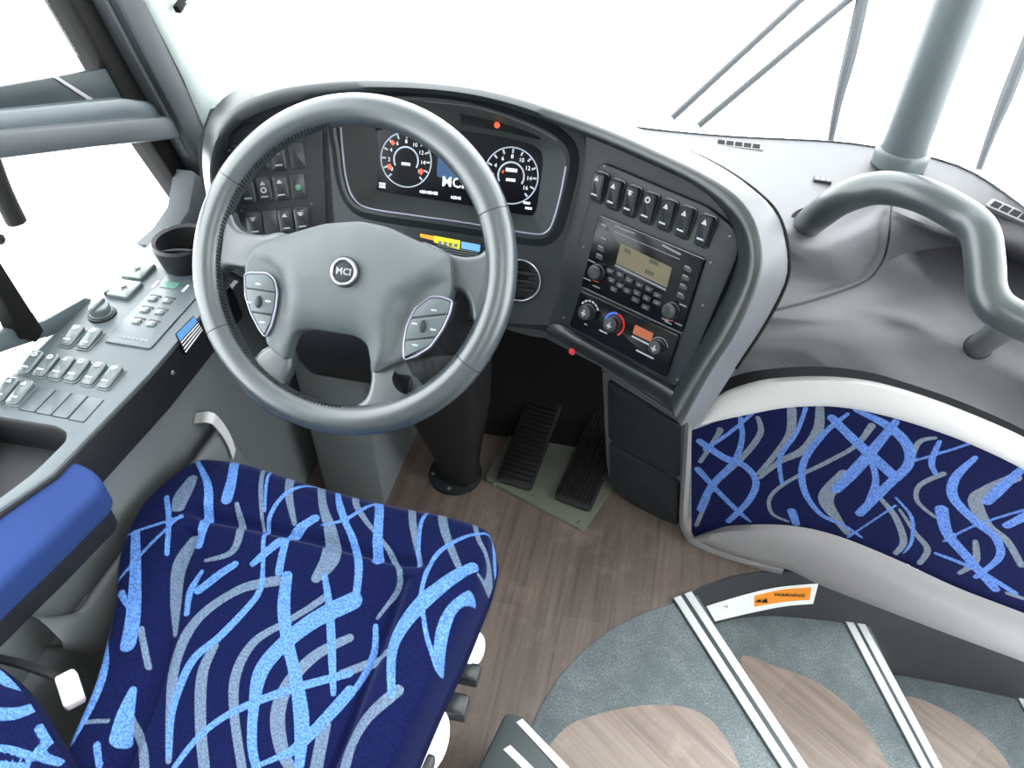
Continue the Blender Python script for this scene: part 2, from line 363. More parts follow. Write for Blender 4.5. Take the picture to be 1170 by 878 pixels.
# A pillar
t1 = B(); wallpoly(t1, [(62, -30), (140, 110), (178, 172), (217, 230), (240, 220), (225, 190), (170, 80), (112, -30)], XW-.015, .05, .01); t1 = struct(t1, 'trim_1', M['rubber'])
p = B(); wallpoly(p, [(103, -30), (155, 68), (200, 150), (233, 207), (240, 205), (205, 145), (160, 60), (114, -30)], XW+.01, .03, .004); finish(p, 'seal_lip', M['pillar'], t1)
p = B(); wallpoly(p, [(117, -30), (163, 60), (207, 143), (232, 196), (238, 190), (240, 165), (212, 95), (152, -30)], XW+.025, .05, .01); finish(p, 'pillar_cover', M['pillardark'], t1)
p = B(); wallpoly(p, [(150, -30), (212, 95), (240, 160), (262, 135), (232, 60), (203, -30)], XW+.022, .07, .02); finish(p, 'pillar_facing', M['pillarlight'], t1)
p = B(); wallpoly(p, [(224, 196), (236, 205), (250, 235), (250, 300), (218, 300), (180, 282), (200, 264), (216, 240)], XW+.03, .05, .01); finish(p, 'corner_cover', M['pillar'], t1)

# --- windscreen: curved glass, slightly raked
w2 = B()
base = [(-1.0, 1.36), (-.8, 1.5), (-.5, 1.57), (-.1, 1.585), (.3, 1.57), (.75, 1.545), (1.2, 1.48), (1.5, 1.3)]
base = sm(base, 40)
rows = [[Vector((x, y-.28*(z-.85), z)) for x, y in base] for z in (.85, 1.2, 1.6, 2.1)]
loft(w2, rows); w2 = struct(w2, 'window_2', M['glass']); w2['label'] = 'clear curved windscreen'

# ================================================================== STAIRWELL
WALL = [(.13, .97), (.2, 1.046), (.27, 1.094), (.356, 1.13), (.45, 1.15), (.6, 1.165), (.8, 1.172), (1.1, 1.17), (1.46, 1.14)]
WALLS = sm(WALL, 60)
bm = B(); loft(bm, [[Vector((x, y, z)) for x, y in WALLS] for z in (-.9, -.004)]); solid(bm, .012)
struct(bm, 'trim_2', M['stairwall'])
def onwall(u, v, off=.002):
    r = ray(u, v); best = None
    for (x0, y0), (x1, y1) in zip(WALLS[:-1], WALLS[1:]):
        n = Vector((y1-y0, -(x1-x0), 0)).normalized()
        p = CAM + r*((Vector((x0, y0, 0))+n*off-CAM).dot(n)/r.dot(n))
        t = ((p.x-x0)*(x1-x0)+(p.y-y0)*(y1-y0))/((x1-x0)**2+(y1-y0)**2)
        if -.05 <= t <= 1.05:
            d = (p-CAM).length
            if best is None or d < best[0]: best = (d, p)
    return best[1]
bm = B()
loft(bm, [[onwall(u, v, .0135) for u, v in sm(L, 10)] for L in ([(800, 667), (838, 656), (880, 650), (900, 652)], [(800, 671), (838, 660), (880, 654), (900, 656)])])
def up(u, v, z): return atz(u, v, z)
def step(label, z, outer, nos0, nos1, wood, extra, thick=.03):
    """tread with rubber border, vinyl insert and a nosing of two white grip strips"""
    fr = Fr((0, 0, z), (1, 0, 0), (0, 0, 1))
    t = thing('stair_step', label, 'step', (*fr.pts([nos0])[0], z), 'stair treads')
    b = B(); prism(b, fr, fr.pts(outer)+extra, -thick, 0, .002); finish(b, 'tread', M['border'], t)
    b = B(); prism(b, fr, catmull(fr.pts(wood), 6, True), 0, .0015); finish(b, 'vinyl_insert', M['woodlight'], t)
    a, c = Vector(fr.pts([nos0])[0]), Vector(fr.pts([nos1])[0])
    d = (c-a).normalized(); w = Vector((-d.y, d.x)); L = (c-a).length*1.5
    return t, fr, a, d, w, L
def nosing(t, fr, a, d, w, L, width, drop=.17):
    nf = Fr(fr(a.x, a.y), (d.x, d.y, 0), (0, 0, 1))
    b = B(); prism(b, nf, [(0, 0), (L, 0), (L, width), (0, width)], -.012, .006, .003); n = finish(b, 'nosing', M['nosing'], t)
    for off in (.003, width-.021):
        s = B(); prism(s, nf, [(0, off), (L, off), (L, off+.018), (0, off+.018)], .0055, .0075, .001); lab(finish(s, 'grip_strip', M['strip'], n), 'white grip strip')
    b = B(); prism(b, nf, [(0, width*.55), (L, width*.55), (L, width*.8), (0, width*.8)], -drop, -.012); finish(b, 'riser', M['stairwall'], t)
# tread level with the driver's floor
o3 = [(596, 862), (615, 812), (640, 772), (668, 742), (700, 718), (735, 700), (768, 690), (797, 680), (915, 878), (975, 980)]
S = step('upper grey rubber stair tread level with the wood floor, between two striped nosings', .003, o3, (768, 686), (890, 878), [(612, 905), (640, 838), (690, 815), (745, 806), (790, 811), (820, 832), (845, 878), (860, 960), (730, 985)], [(.55, .35), (.2, .2), (-.1, .3), (-.13, .56)], .02)
nosing(*S[:5], S[5], .052)
# second tread, one step down
o2 = [(770, 728), (812, 714), (850, 703), (890, 703), (930, 704), (965, 709), (990, 708), (1075, 885), (1110, 965)]
S = step('middle stair tread below the orange warning sticker', -.2, o2, (963, 710), (1050, 878), [(846, 754), (885, 762), (930, 779), (970, 808), (1000, 848), (1020, 910), (930, 930), (880, 840)], [(.75, .4), (.4, .4), (.22, .95)])
nosing(*S[:5], S[5], .05)
o1 = [(985, 768), (1030, 772), (1090, 780), (1150, 792), (1190, 800), (1280, 930)]
S = step('lowest stair tread in view, cut off at the right edge', -.4, o1, (1160, 797), (1205, 880), [(1032, 798), (1080, 812), (1125, 842), (1155, 880), (1165, 930), (1090, 950), (1050, 850)], [(1.0, .6), (.7, .6)])
nosing(*S[:5], S[5], .05)
# upper step behind the seat: only its nosing end shows
zf = .19
fr = Fr((0, 0, zf), (1, 0, 0), (0, 0, 1))
t = thing('stair_step', 'raised aisle step nosing with rounded black end, bottom of picture beside the seat', 'step', (*fr.pts([(580, 815)])[0], 0))
P = [fr.px(578, 812), fr.px(600, 818), fr.px(668, 900), fr.px(720, 965), fr.px(640, 1020), fr.px(535, 900)]
b = B(); prism(b, fr, rpoly(P, .012), -zf+.0075, 0, .01); finish(b, 'tread', M['nosing'], t)
for q in ([(590, 826), (597, 822), (665, 893), (652, 893)], [(575, 857), (583, 852), (625, 893), (612, 893)]):
    b = B(); prism(b, fr, [fr.px(u, v) for u, v in q], 0, .0015); lab(finish(b, 'grip_strip', M['strip'], t), 'white grip strip')
# warning sticker on the stairwell wall
t = thing('warning_sticker', 'long white sticker with orange warning block on the dark stairwell wall', 'sticker', onwall(870, 690))
b = B(); top = sm([(807, 693), (850, 680), (890, 671), (935, 667)], 16); bot = sm([(817, 710), (855, 701), (895, 693), (929, 690)], 16)
R0 = [onwall(u, v, .014) for u, v in top]; R1 = [onwall(u, v, .014) for u, v in bot]; loft(b, [R0, R1]); solid(b, .001); finish(b, 'backing', M['paper'], t)
b = B(); loft(b, [[onwall(u, v, .0155) for u, v in sm(L, 8)] for L in ([(862, 681), (895, 674), (927, 671.5)], [(862, 693.5), (895, 688), (925, 685.5)])]); solid(b, .0005); ob = lab(finish(b, 'orange_block', M['orange'], t), 'orange block reading WARNING')
pa, pb = onwall(880, 687, .017), onwall(925, 679, .017)
pm = onwall(902, 680.8, .0185); xx = (pb-pa); xx.z = 0; nn = Vector((xx.y, -xx.x, 0))
tf = Fr(pm, xx, nn)
b = B(); text(b, 'WARNING', tf, .0185, 0, .0004, sx=.82); finish(b, 'lettering', M['black'], ob)
b = B(); tf2 = Fr(onwall(871, 686.5, .019), xx, nn)
for dx in (-.009, .006): face(b, [tf2(dx-.008, -.009), tf2(dx+.009, -.009), tf2(dx+.002, .008+dx*.3)])
finish(b, 'warning_triangle', M['black'], ob)
b = B(); tf2 = Fr(onwall(828, 694, .0165), xx, nn); flat(b, tf2, [(-.006, .002), (.006, .004), (.006, .006), (-.006, .004)], 0); flat(b, tf2, [(.004, -.004), (.006, -.004), (.006, .004), (.004, .004)], 0); finish(b, 'mark', M['black'], t)

# ================================================================== KICK PANEL (fabric-lined entry panel)
KA, KB = Vector((.173, 1.159, 0)), Vector((.875, 1.01, 0))
kx = (KB-KA).normalized(); kn = Vector((kx.y, -kx.x, 0))
KF = Fr(KA, kx, kn)
def kp(L, c): return [KF(*KF.px(u, v, c), c) for u, v in L]
def strokes_field(S, tf, verts2d, scale):
    """signed distance from each vertex to the stroke set; tf maps picture coordinates to the cloth's own plane"""
    out = np.full(len(verts2d), .05)
    for st in S:
        Q = catmull([(*tf(u, v), w*scale) for u, v, w in st], 7)
        for a, b_ in zip(Q[:-1], Q[1:]):
            A = np.array(a); Bq = np.array(b_); e = Bq[:2]-A[:2]; L2 = max(e@e, 1e-12)
            tt = np.clip(((verts2d-A[:2])@e)/L2, 0, 1)
            d = np.linalg.norm(verts2d-(A[:2]+tt[:, None]*e), axis=1)-(A[2]+(Bq[2]-A[2])*tt)/2
            np.minimum(out, d, out=out)
    return out
def paint(o, xy, G, Bl, tf, scale):
    me = o.data; xy = np.array(xy, float)
    for nm, S in (('d_grey', G), ('d_blue', Bl)):
        a = me.attributes.new(nm, 'FLOAT', 'POINT'); a.data.foreach_set('value', strokes_field(S, tf, xy, scale).astype(np.float32))
t = thing('entry_panel', 'curved kick panel covered in blue swirl fabric with white top trim, beside the stairs', 'panel', KF(.3, 0))
k7 = lambda L: [tuple(q) for q in L]
c7 = lambda x, y: (750+x/2.195, 300+y/2.195)
TOPO = [(800, 486), (811, 465), (828, 448), (873, 434), (932, 430), (987, 434), (1042, 448), (1105, 471), (1175, 502), (1250, 545)]
TOPI = [(800, 486), (826, 480), (855, 474), (900, 466), (955, 465), (1010, 475), (1064, 491), (1114, 510), (1175, 540), (1250, 588)]
LOW0 = [(790, 615), (815, 606), (841, 600.5), (900, 600.5), (955, 612), (1023, 639), (1092, 671), (1175, 703), (1250, 735)]
LOW1 = [(800, 619), (830, 632), (868, 643), (903, 652), (935, 668), (1010, 697), (1092, 728), (1175, 759), (1250, 790)]
b = B(); n = 40
o_, i_ = sm(TOPO, n), sm(TOPI, n)
mid = [((a[0]+c[0])/2, (a[1]+c[1])/2) for a, c in zip(o_, i_)]
loft(b, [kp(o_, -.03), kp(o_, .005), kp([(a[0]*.85+c[0]*.15, a[1]*.85+c[1]*.15) for a, c in zip(o_, i_)], .014), kp(mid, .016), kp([(a[0]*.12+c[0]*.88, a[1]*.12+c[1]*.88) for a, c in zip(o_, i_)], .012), kp(i_, .002), kp(i_, -.01)])
lab(finish(b, 'top_trim', M['white'], t, 60), 'white arched trim')
# fabric insert, a fine cloth mesh
b = B(); xy = []
ft, fb = sm([(790, 492)]+TOPI[1:], 220), sm([(790, 617)]+LOW0[1:], 220)
rows = []
for k in range(111):
    s = k/110; row = []
    for a, c in zip(ft, fb):
        q = KF.px(a[0]*(1-s)+c[0]*s, a[1]*(1-s)+c[1]*s, 0); xy.append(q); row.append(KF(*q, 0))
    rows.append(row)
loft(b, rows)
ins = finish(b, 'fabric_insert', M['fabricp'], t, 60)
cr = lambda S: [[(*c7(x, y), w/2.195) for x, y, w in st] for st in S]
KBL = [[(375,365,12),(350,430,12),(310,490,14),(315,555,12)], [(440,390,24),(490,440,28),(545,490,32),(600,540,30)], [(500,370,14),(580,410,26),(630,460,28),(630,510,26),(580,560,26),(510,630,26)],
 [(600,400,20),(560,450,26),(500,520,34),(450,570,30)], [(480,380,10),(420,430,16),(370,500,20),(370,570,20),(410,630,16),(470,660,12),(515,690,8)], [(540,500,16),(550,550,18),(530,610,22)],
 [(110,450,26),(170,490,28),(220,510,24),(250,550,22),(230,600,20),(180,650,18)], [(210,390,14),(215,440,16),(195,500,20),(140,560,24),(110,620,24)], [(240,380,10),(180,430,12),(120,470,12)], [(105,520,26),(150,570,20),(200,620,20),(235,650,10)],
 [(710,450,12),(690,500,16),(700,530,12)], [(800,490,14),(750,540,24),(745,590,26),(800,650,24),(850,690,22),(860,740,20),(800,790,14)], [(715,620,34),(730,680,30),(780,740,28),(850,820,24)], [(915,520,20),(860,570,30),(830,600,26)],
 [(340,625,28),(350,655,24)], [(600,590,6),(640,640,10),(640,700,10),(620,730,6)], [(700,730,10),(800,770,16),(900,830,16)], [(940,630,26),(880,660,24)], [(480,690,8),(540,650,7),(600,610,8)], [(640,500,8),(740,470,8),(800,450,8)], [(720,700,8),(800,660,8),(940,615,8)]]
KGR = [[(340,370,26),(335,430,24),(300,480,18),(255,530,12)], [(410,365,22),(405,420,28),(370,470,26),(310,500,18),(260,540,12)], [(255,390,14),(260,430,18),(215,490,18),(140,560,14)],
 [(540,410,20),(500,460,14),(430,500,14),(330,550,12),(285,590,12),(290,630,12),(330,650,10)], [(470,530,30),(425,590,44),(450,640,30),(480,680,20)], [(560,590,14),(600,640,18),(620,700,20),(600,730,16)], [(610,620,8),(650,680,14),(680,720,18),(660,755,16)],
 [(720,530,16),(660,560,14),(655,600,12),(700,640,10)], [(900,540,30),(830,570,30),(800,600,36),(830,660,28),(880,700,20),(915,760,18)], [(640,490,14),(660,450,14),(700,440,10)], [(160,420,20),(150,440,16),(110,500,14)], [(130,590,14),(100,660,14)], [(800,700,14),(800,750,20),(760,780,14)], [(880,830,14),(940,850,14)]]
paint(ins, xy, cr(KGR), cr(KBL), lambda u, v: KF.px(u, v, 0), 1.32/F)
# bulging lower band
b = B(); l0, l1 = sm(LOW0, n), sm(LOW1, n)
mix = lambda A_, C_, s: [(a[0]*(1-s)+c[0]*s, a[1]*(1-s)+c[1]*s) for a, c in zip(A_, C_)]
loft(b, [kp(l0, -.005), kp(l0, .006), kp(mix(l0, l1, .18), .022), kp(mix(l0, l1, .5), .03), kp(mix(l0, l1, .85), .03), kp(l1, .024), kp(l1, -.03)]); lab(finish(b, 'lower_band', M['lightgrey'], t, 60), 'light grey bulging lower band')
# edging that runs down the left side and under the band
b = B(); E0 = sm([(791, 480), (789, 530), (786, 585), (789, 606), (803, 621), (845, 637), (880, 646), (896, 650)], n); E1 = sm([(783, 482), (780, 530), (776, 588), (780, 610), (797, 629), (842, 645), (876, 653), (893, 657)], n)
loft(b, [kp(E0, -.01), kp(E0, .006), kp(mix(E0, E1, .5), .012), kp(E1, .006), kp(E1, -.04)]); finish(b, 'edging', M['lightgrey'], t, 60)
b = B(); tb = [KF(*KF.px(a[0], a[1], 0), 0) for a in sm(LOW1, n)]
loft(b, [[p_-kn*.03 for p_ in tb], [Vector((p_.x, p_.y, -.02))-kn*.03 for p_ in tb]]); finish(b, 'backing', M['stairwall'], t)

# ================================================================== DASHBOARD facets
TI = math.radians(22)
def fn(rot): r = math.radians(rot); return Vector((-math.sin(r)*math.cos(TI), -math.cos(r)*math.cos(TI), math.sin(TI)))
NC, PC = fn(0), Vector((-.375, 1.135, .907))
NR, PR = fn(30), onp(652, 250, PC, NC)
NL, PL = fn(-23), onp(378, 200, PC, NC)
FC = Fr(PC, (1, 0, 0), NC); FR = Fr(PR, (math.cos(math.radians(30)), -math.sin(math.radians(30)), 0), NR); FL = Fr(PL, (math.cos(math.radians(23)), math.sin(math.radians(23)), 0), NL)
def S(u, v, off=0.0, k=.025):
    r = ray(u, v); d = np.array([((p+n_*off)-CAM).dot(n_)/r.dot(n_) for p, n_ in ((PC, NC), (PR, NR), (PL, NL)) if r.dot(n_) < 0])
    d = d[d > .3]; mn = d.min()
    return CAM + r*float(mn-k*math.log(np.exp(-(d-mn)/k).sum()))
def SL(L, off):
    if isinstance(off, (int, float)): off = [off]*len(L)
    return [S(u, v, o) for (u, v), o in zip(L, off)]
D = thing('dashboard', 'dark grey wraparound dashboard housing with hooded rim, in front of the steering wheel', 'dashboard', (-.35, 1.25, 0.5))
N = 90
C0 = [(243, 262), (236, 225), (231, 185), (236, 145), (255, 115), (295, 96), (350, 87), (420, 84), (500, 88), (570, 98), (640, 117), (710, 142), (770, 167), (820, 190), (862, 218), (888, 245), (899, 280), (900, 315), (888, 345), (868, 380), (838, 425), (812, 465), (790, 492)]
C1 = [(250, 262), (241, 225), (238, 190), (245, 155), (265, 125), (305, 107), (355, 97), (420, 93), (500, 97), (565, 107), (630, 126), (695, 150), (750, 174), (800, 198), (838, 222), (860, 250), (870, 285), (868, 315), (855, 350), (838, 385), (815, 420), (795, 455), (778, 487)]
C2 = [(258, 262), (250, 225), (246, 195), (254, 165), (275, 140), (315, 122), (360, 112), (425, 106), (500, 108), (560, 118), (620, 137), (680, 160), (740, 186), (790, 210), (825, 236), (846, 260), (854, 290), (850, 320), (836, 352), (816, 388), (796, 420), (778, 450), (768, 468)]
C3 = [(264, 262), (258, 225), (254, 195), (262, 160), (282, 134), (318, 113), (360, 103), (425, 97), (500, 99), (560, 110), (620, 130), (680, 152), (740, 180), (788, 206), (818, 232), (836, 258), (842, 290), (836, 318), (820, 352), (800, 390), (784, 418), (770, 442), (762, 455)]
bl = lambda L: sm(L, N)
c0, c1, c2, c3 = map(bl, (C0, C1, C2, C3))
b = B()
r0, r1, r2, r3 = SL(c0, .0), SL(c1, .075), SL(c2, .075), SL(c3, .0)
midr = [a.lerp(c, .5)+(c-a).length*.18*Vector((0, -.1, 1)) for a, c in zip(r0, r1)]
lip = [a.lerp(c, .5)+NC*.006 for a, c in zip(r1, r2)]
r1b = [a.lerp(c, .06) for a, c in zip(r1, midr)]
kq_ = 15; loft(b, [r0[kq_:], midr[kq_:], r1b[kq_:]]); lab(finish(b, 'hood_top', M['hoodtop'], D, 70), 'grey outer skin of the hood')
b = B(); loft(b, [r1b, r1, lip, r2, r3]); loft(b, [r0[:kq_+1], midr[:kq_+1], r1b[:kq_+1]]); lab(finish(b, 'hood_rim', M['hood'], D, 70), 'dark inner rim of the hood')
b = B(); tube(b, [p_ for p_ in r0[44:84:2]], .0035, 8); finish(b, 'edge_seal', M['rubber'], D)
# back skirt of the rim, down to the dash top
b = B(); i1 = 72
loft(b, [r0[:i1], [p_+Vector((0, .02, -.03)) for p_ in r0[:i1]], [Vector((p_.x, p_.y+.03, .80)) for p_ in r0[:i1]]]); finish(b, 'back_skirt', M['dash'], D, 60)
# centre fascia with the instrument pocket cut in
OPEN = [(390, 135), (392, 175), (396, 205), (404, 226), (421, 238), (470, 246), (520, 253), (570, 261), (613, 268), (627, 263), (634, 248), (641, 222), (648, 182), (636, 161), (600, 142), (545, 124), (490, 116), (430, 117)]
INN = [(431, 138), (432, 165), (432, 190), (432, 210), (434, 218), (475, 225), (520, 232), (565, 240), (603, 246), (611, 243), (614, 232), (617, 210), (620, 180), (612, 168), (590, 160), (545, 152), (490, 146), (445, 138)]
OUT = [(374, 100), (374, 175), (374, 230), (376, 300), (384, 345), (440, 352), (500, 362), (560, 372), (622, 386), (640, 365), (655, 300), (662, 240), (668, 190), (662, 140), (620, 120), (560, 105), (490, 96), (420, 94)]
RN = 72
op = FC.pts(catmull(OPEN, 4, True)); inn = [FC.px(u, v, -.055) for u, v in catmull(INN, 4, True)]; ou = [FC.px(u, v) for u, v in catmull(OUT, 4, True)]
lip_ = inset(op, -.006)
b = B(); loft(b, [[FC(*q, 0) for q in ou], [FC(*q, 0) for q in inset(op, -.02)], [FC(*q, .012) for q in lip_], [FC(*q, .012) for q in op]], True)
finish(b, 'centre_fascia', M['dash'], D, 30)
b = B(); prism(b, FL, FL.pts([(225, 165), (240, 125), (310, 100), (386, 92), (386, 310), (300, 330), (245, 300), (232, 230)]), -.02, 0); finish(b, 'left_fascia', M['fascia'], D)
b = B(); prism(b, FR, FR.pts([(648, 140), (690, 145), (800, 200), (862, 250), (862, 300), (784, 462), (770, 462), (622, 386), (640, 330)]), -.02, 0); finish(b, 'right_fascia', M['fascia'], D)
# lower lip of the right bay
b = B(); q = lambda L: sm(L, 30)
L0, L1, L2, L3 = q([(627, 372), (645, 373), (706, 404), (766, 437), (780, 446)]), q([(626, 374), (645, 379), (705, 411), (762, 443), (779, 455)]), q([(625, 376), (644, 385), (703, 416), (759, 448), (776, 464)]), q([(624, 378), (643, 392), (700, 425), (755, 458), (772, 478)])
fo = [min(1, k_/7)+.0 for k_ in range(30)]; e0, e1, e2, e3 = SL(L0, .001), SL(L1, [.022*k_ for k_ in fo]), SL(L2, [.024*k_ for k_ in fo]), SL(L3, [.006*k_ for k_ in fo])
loft(b, [e0, e1, e2, e3]); lab(finish(b, 'bay_lip', M['hood'], D, 70), 'rounded lower lip of the radio bay')
# knee panel and underside
b = B(); kb = q([(376, 300), (384, 345), (500, 362), (560, 370), (624, 379), (643, 391), (700, 424), (735, 446)]); kr = SL(kb, .004)
loft(b, [kr, [p_+Vector((.0, .03, -.004)) for p_ in kr], [Vector((p_.x, 1.55, p_.z-.06)) for p_ in kr]]); finish(b, 'underside', M['black'], D, 50)
b = B(); lf = q([(232, 230), (245, 300), (300, 330), (376, 318)]); lr = SL(lf, .005); loft(b, [lr, [Vector((p_.x, 1.5, p_.z-.05)) for p_ in lr]]); finish(b, 'underside', M['black'], D, 50)
# round vent beside the column
vf = FC.at(594, 320, .002); b = B(); prism(b, vf, circ(.036, 32), 0, .004, .002); rv = finish(b, 'round_vent', M['gloss'], D)
b = B(); torus(b, vf, .036, .0022, .004); lab(finish(b, 'chrome_ring', M['chrome'], rv), 'chrome ring')
b = B()
for k in (-1, 0, 1): prism(b, vf, rrect(.056, .004, .001, 2, 0, k*.014), .004, .008, .001)
finish(b, 'vane', M['black'], rv)
# small warning labels under the cluster
lf_ = FC.at(514, 282, .0125)
fp = lambda L, c: [FC(*FC.px(u, v, c), c) for u, v in L]
b = B(); face(b, fp([(478, 266), (552, 278), (550, 298), (478, 284)], .014)); solid(b, .001); wl = finish(b, 'warning_label', M['plate'], D)
for nm, mt, L in (('orange_field', M['orange'], [(480, 267), (496, 270), (496, 275), (480, 271)]), ('yellow_field', M['yellow'], [(496, 269.5), (526, 275), (525, 285), (496, 277)]), ('blue_field', M['skyblue'], [(527, 276), (549, 280), (548, 288), (527, 284)])):
    b = B(); face(b, fp(L, .0155)); lab(finish(b, nm, mt, wl), nm.replace('_', ' '))
b = B()
for k in range(3): face(b, fp([(499, 280+k*3), (546, 288.5+k*2.6), (546, 289.5+k*2.6), (499, 281+k*3)], .0155))
for k in range(4): face(b, fp([(501+k*6, 275.2+k), (505+k*6, 276+k), (504.5+k*6, 280+k), (500.5+k*6, 279+k)], .016))
finish(b, 'fine_print', M['dim'], wl)
b = B(); rp = S(654, 402, .03); bolt(b, Fr(rp, (1, 0, 0), NR), .006); lab(finish(b, 'red_button', M['red'], D), 'small red button under the radio bay')

# ================================================================== INSTRUMENT CLUSTER
I = thing('instrument_cluster', 'digital instrument display with two round gauges behind the steering wheel', 'gauge', FC(0, 0, -.05))
b = B(); loft(b, [[FC(*q_, .0125) for q_ in op], [FC(*q_, .002) for q_ in inset(op, .004)], [FC(*q_, -.03) for q_ in [(a[0]*.5+c[0]*.5, a[1]*.5+c[1]*.5) for a, c in zip(op, inn)]], [FC(*q_, -.055) for q_ in inn]], True)
finish(b, 'pocket', M['pocket'], I, 40)
b = B()
tube(b, [FC(*FC.px(u, v, .013), .013) for u, v in [(389, 138), (392, 175), (396, 205), (404, 226), (421, 238), (470, 246), (520, 253), (570, 261), (613, 268), (627, 263), (634, 248), (641, 222), (647, 190)]], .0022, 8); lab(finish(b, 'silver_trim', M['silver'], I), 'thin silver trim line around the display')
b = B(); tube(b, [FC(*FC.px(u, v, .014), .014) for u, v in [(485, 116), (545, 123), (600, 141), (636, 160)]], .0008, 6); finish(b, 'hood_seam', M['dim'], I)
b = B(); prism(b, FC, inset(inn, -.002), -.06, -.0545); finish(b, 'screen', M['screen'], I)
GF = Fr(FC(0, 0, -.0538), FC.x, FC.n)
def gauge(u, v, R, label):
    f = GF.at(u, v)
    b = B(); ringflat(b, f, R*.955, R); ringflat(b, f, R*.44, R*.5, a0=-30, a1=210)
    for k in range(13):
        a = math.radians(225-k*22.5); w = math.radians(2.2)
        face(b, [f(r*math.cos(a+s), r*math.sin(a+s), .0006) for r, s in ((R*.78, -w), (R*.93, -w), (R*.93, w), (R*.78, w))])
    g = lab(finish(b, 'gauge', M['glowdim'], I), label)
    b = B(); prism(b, f, circ(R*.43, 28), 0, .0004); finish(b, 'dial_centre', M['screen'], g)
    b = B()
    for k in range(9):
        a = math.radians(215-k*31); text(b, str(k*2), Fr(f(R*.66*math.cos(a), R*.66*math.sin(a)), f.x, f.n), R*.2, .0007)
    flat(b, f, rrect(R*.34, R*.1, .0001, 1, 0, -R*.14), .0009)
    if u > 500: flat(b, f, rrect(R*.42, R*.12, .0001, 1, 0, R*.2), .0009)
    finish(b, 'numerals', M['glowwhite'], g)
    for r0_, r1_, a0_, a1_ in (((.62, .78, 198, 212), (.62, .78, -38, -22), (.7, .85, 128, 138)) if u < 500 else ((.3, .36, 150, 170),)):
        b = B(); ringflat(b, f, R*r0_, R*r1_, .0011, a0_, a1_, 6); finish(b, 'red_mark', M['glowred'], g)
gauge(464, 183, .0475, 'left round gauge'); gauge(584, 201, .0485, 'right round gauge')
b = B(); f = GF.at(519, 192); flat(b, f, rrect(.062, .038, .006)); finish(b, 'blue_field', M['glowblue'], I)
b = B(); f = GF.at(518, 209); text(b, 'MCI', f, .024, .0012, .0004); finish(b, 'logo', M['glowwhite'], I)
b = B(); f = GF.at(509, 177); flat(b, f, rrect(.03, .005), .001); finish(b, 'alert_text', M['glowred'], I)
for (u, v, n_) in ((490, 220, 9), (521, 226, 5), (549, 231, 5)):
    b = B(); f_ = GF.at(u, v)
    for k in range(n_): flat(b, f_, rrect(.0028, .0055 if k % 3 else .0042, .0003, 1, (k-(n_-1)/2)*.0038, 0), .001)
    finish(b, 'readout', M['glowwhite'], I)
for (u, v) in ((437, 210), (437, 213.5), (604, 238), (602, 232)): b = B(); flat(b, GF.at(u, v), rrect(.012, .004), .001); finish(b, 'readout', M['glowwhite'], I)
# telltale strip with a red lamp, set in the upper wall of the pocket
tp = [(526, 126), (572, 134), (618, 152), (617, 160), (570, 149), (527, 142)]
b = B(); face(b, [FC(*FC.px(u, v, -.018), -.018) for u, v in tp]); solid(b, .002); tl = finish(b, 'telltale_strip', M['gloss'], I)
b = B(); f = FC.at(568, 143, -.0155); prism(b, f, circ(.005, 12), 0, .001); lab(finish(b, 'red_lamp', M['glowred'], tl), 'lit red lamp')
b = B()
for k in range(5): flat(b, FC.at(502+k*12, 240+k*2.2, .0), rrect(.012, .006, .002), .0)
b.free()

# ================================================================== ROCKER SWITCH builder
def rocker(parent, fr, w, h, mat, marks=2, tilt=.003, ht=.009, ink=None, name='rocker_switch', bezel=True):
    b = B()
    prism(b, fr, rrect(w, h, w*.22), 0, .002, .001)
    P = rrect(w*.86, h*.9, w*.2); rows = []
    for c, k in ((.001, 0), (ht*.8, 0), (ht, w*.1)):
        Q = inset(ccw(P), k); rows.append([fr(a, y, c+(tilt*(y/(h/2)) if c > .002 else 0)+(-.0015*(1-(2*y/h)**2) if c > .002 else 0)) for a, y in Q])
    loft(b, rows, True, True)
    o = finish(b, name, mat, parent, 40)
    if marks:
        b = B()
        for k in range(marks):
            y = h*(.26-.5*k/max(1, marks-1)) if marks > 1 else 0
            c = ht+tilt*(y/(h/2))+.0006
            kind = random.random()
            if k == marks-1: flat(b, fr, rrect(w*.45, h*.05, .0001, 1, 0, y), c)
            elif kind < .4: flat(b, fr, [(-w*.18, y-h*.06), (w*.18, y-h*.06), (0, y+h*.1)], c)
            elif kind < .7: ringflat(b, fr, w*.1, w*.2, c, n=10, cx=0, cy=y)
            else:
                flat(b, fr, rrect(w*.4, h*.035, .0001, 1, 0, y+h*.05), c); flat(b, fr, rrect(w*.3, h*.035, .0001, 1, 0, y-h*.02), c); flat(b, fr, rrect(w*.12, h*.16, .0001, 1, 0, y), c+.0001)
        finish(b, 'symbol', ink or M['ink'], o)
    return o
# ================================================================== LEFT SWITCH PANEL
LP = thing('switch_panel', 'black switch panel left of the instrument display, seen through the steering wheel', 'switch panel', FL(0, 0))
b = B(); prism(b, FL, rpoly(FL.pts([(256, 168), (264, 150), (282, 141), (330, 134), (368, 131), (374, 268), (372, 300), (290, 310), (268, 262), (258, 215)]), .02), 0, .006, .003); finish(b, 'plate', M['plate'], LP)
L6 = Fr(FL(0, 0, .006), FL.x, FL.n)
for (u, v, mk) in ((275, 181, 2), (298, 180, 2), (318, 181, 2), (340, 178, 0), (283, 219, 2), (302, 217, 3), (321, 215, 2), (341, 213, 0), (291, 257, 2), (310, 254, 0), (327, 253, 2), (345, 251, 2), (300, 293, 2), (335, 290, 2)):
    f = L6.at(u, v)
    if mk: rocker(LP, f, .027, .044, M['switch'], mk)
    else:
        b = B(); prism(b, f, rrect(.025, .042, .002), 0, .003, .001); finish(b, 'blank_cover', M['switch'], LP)
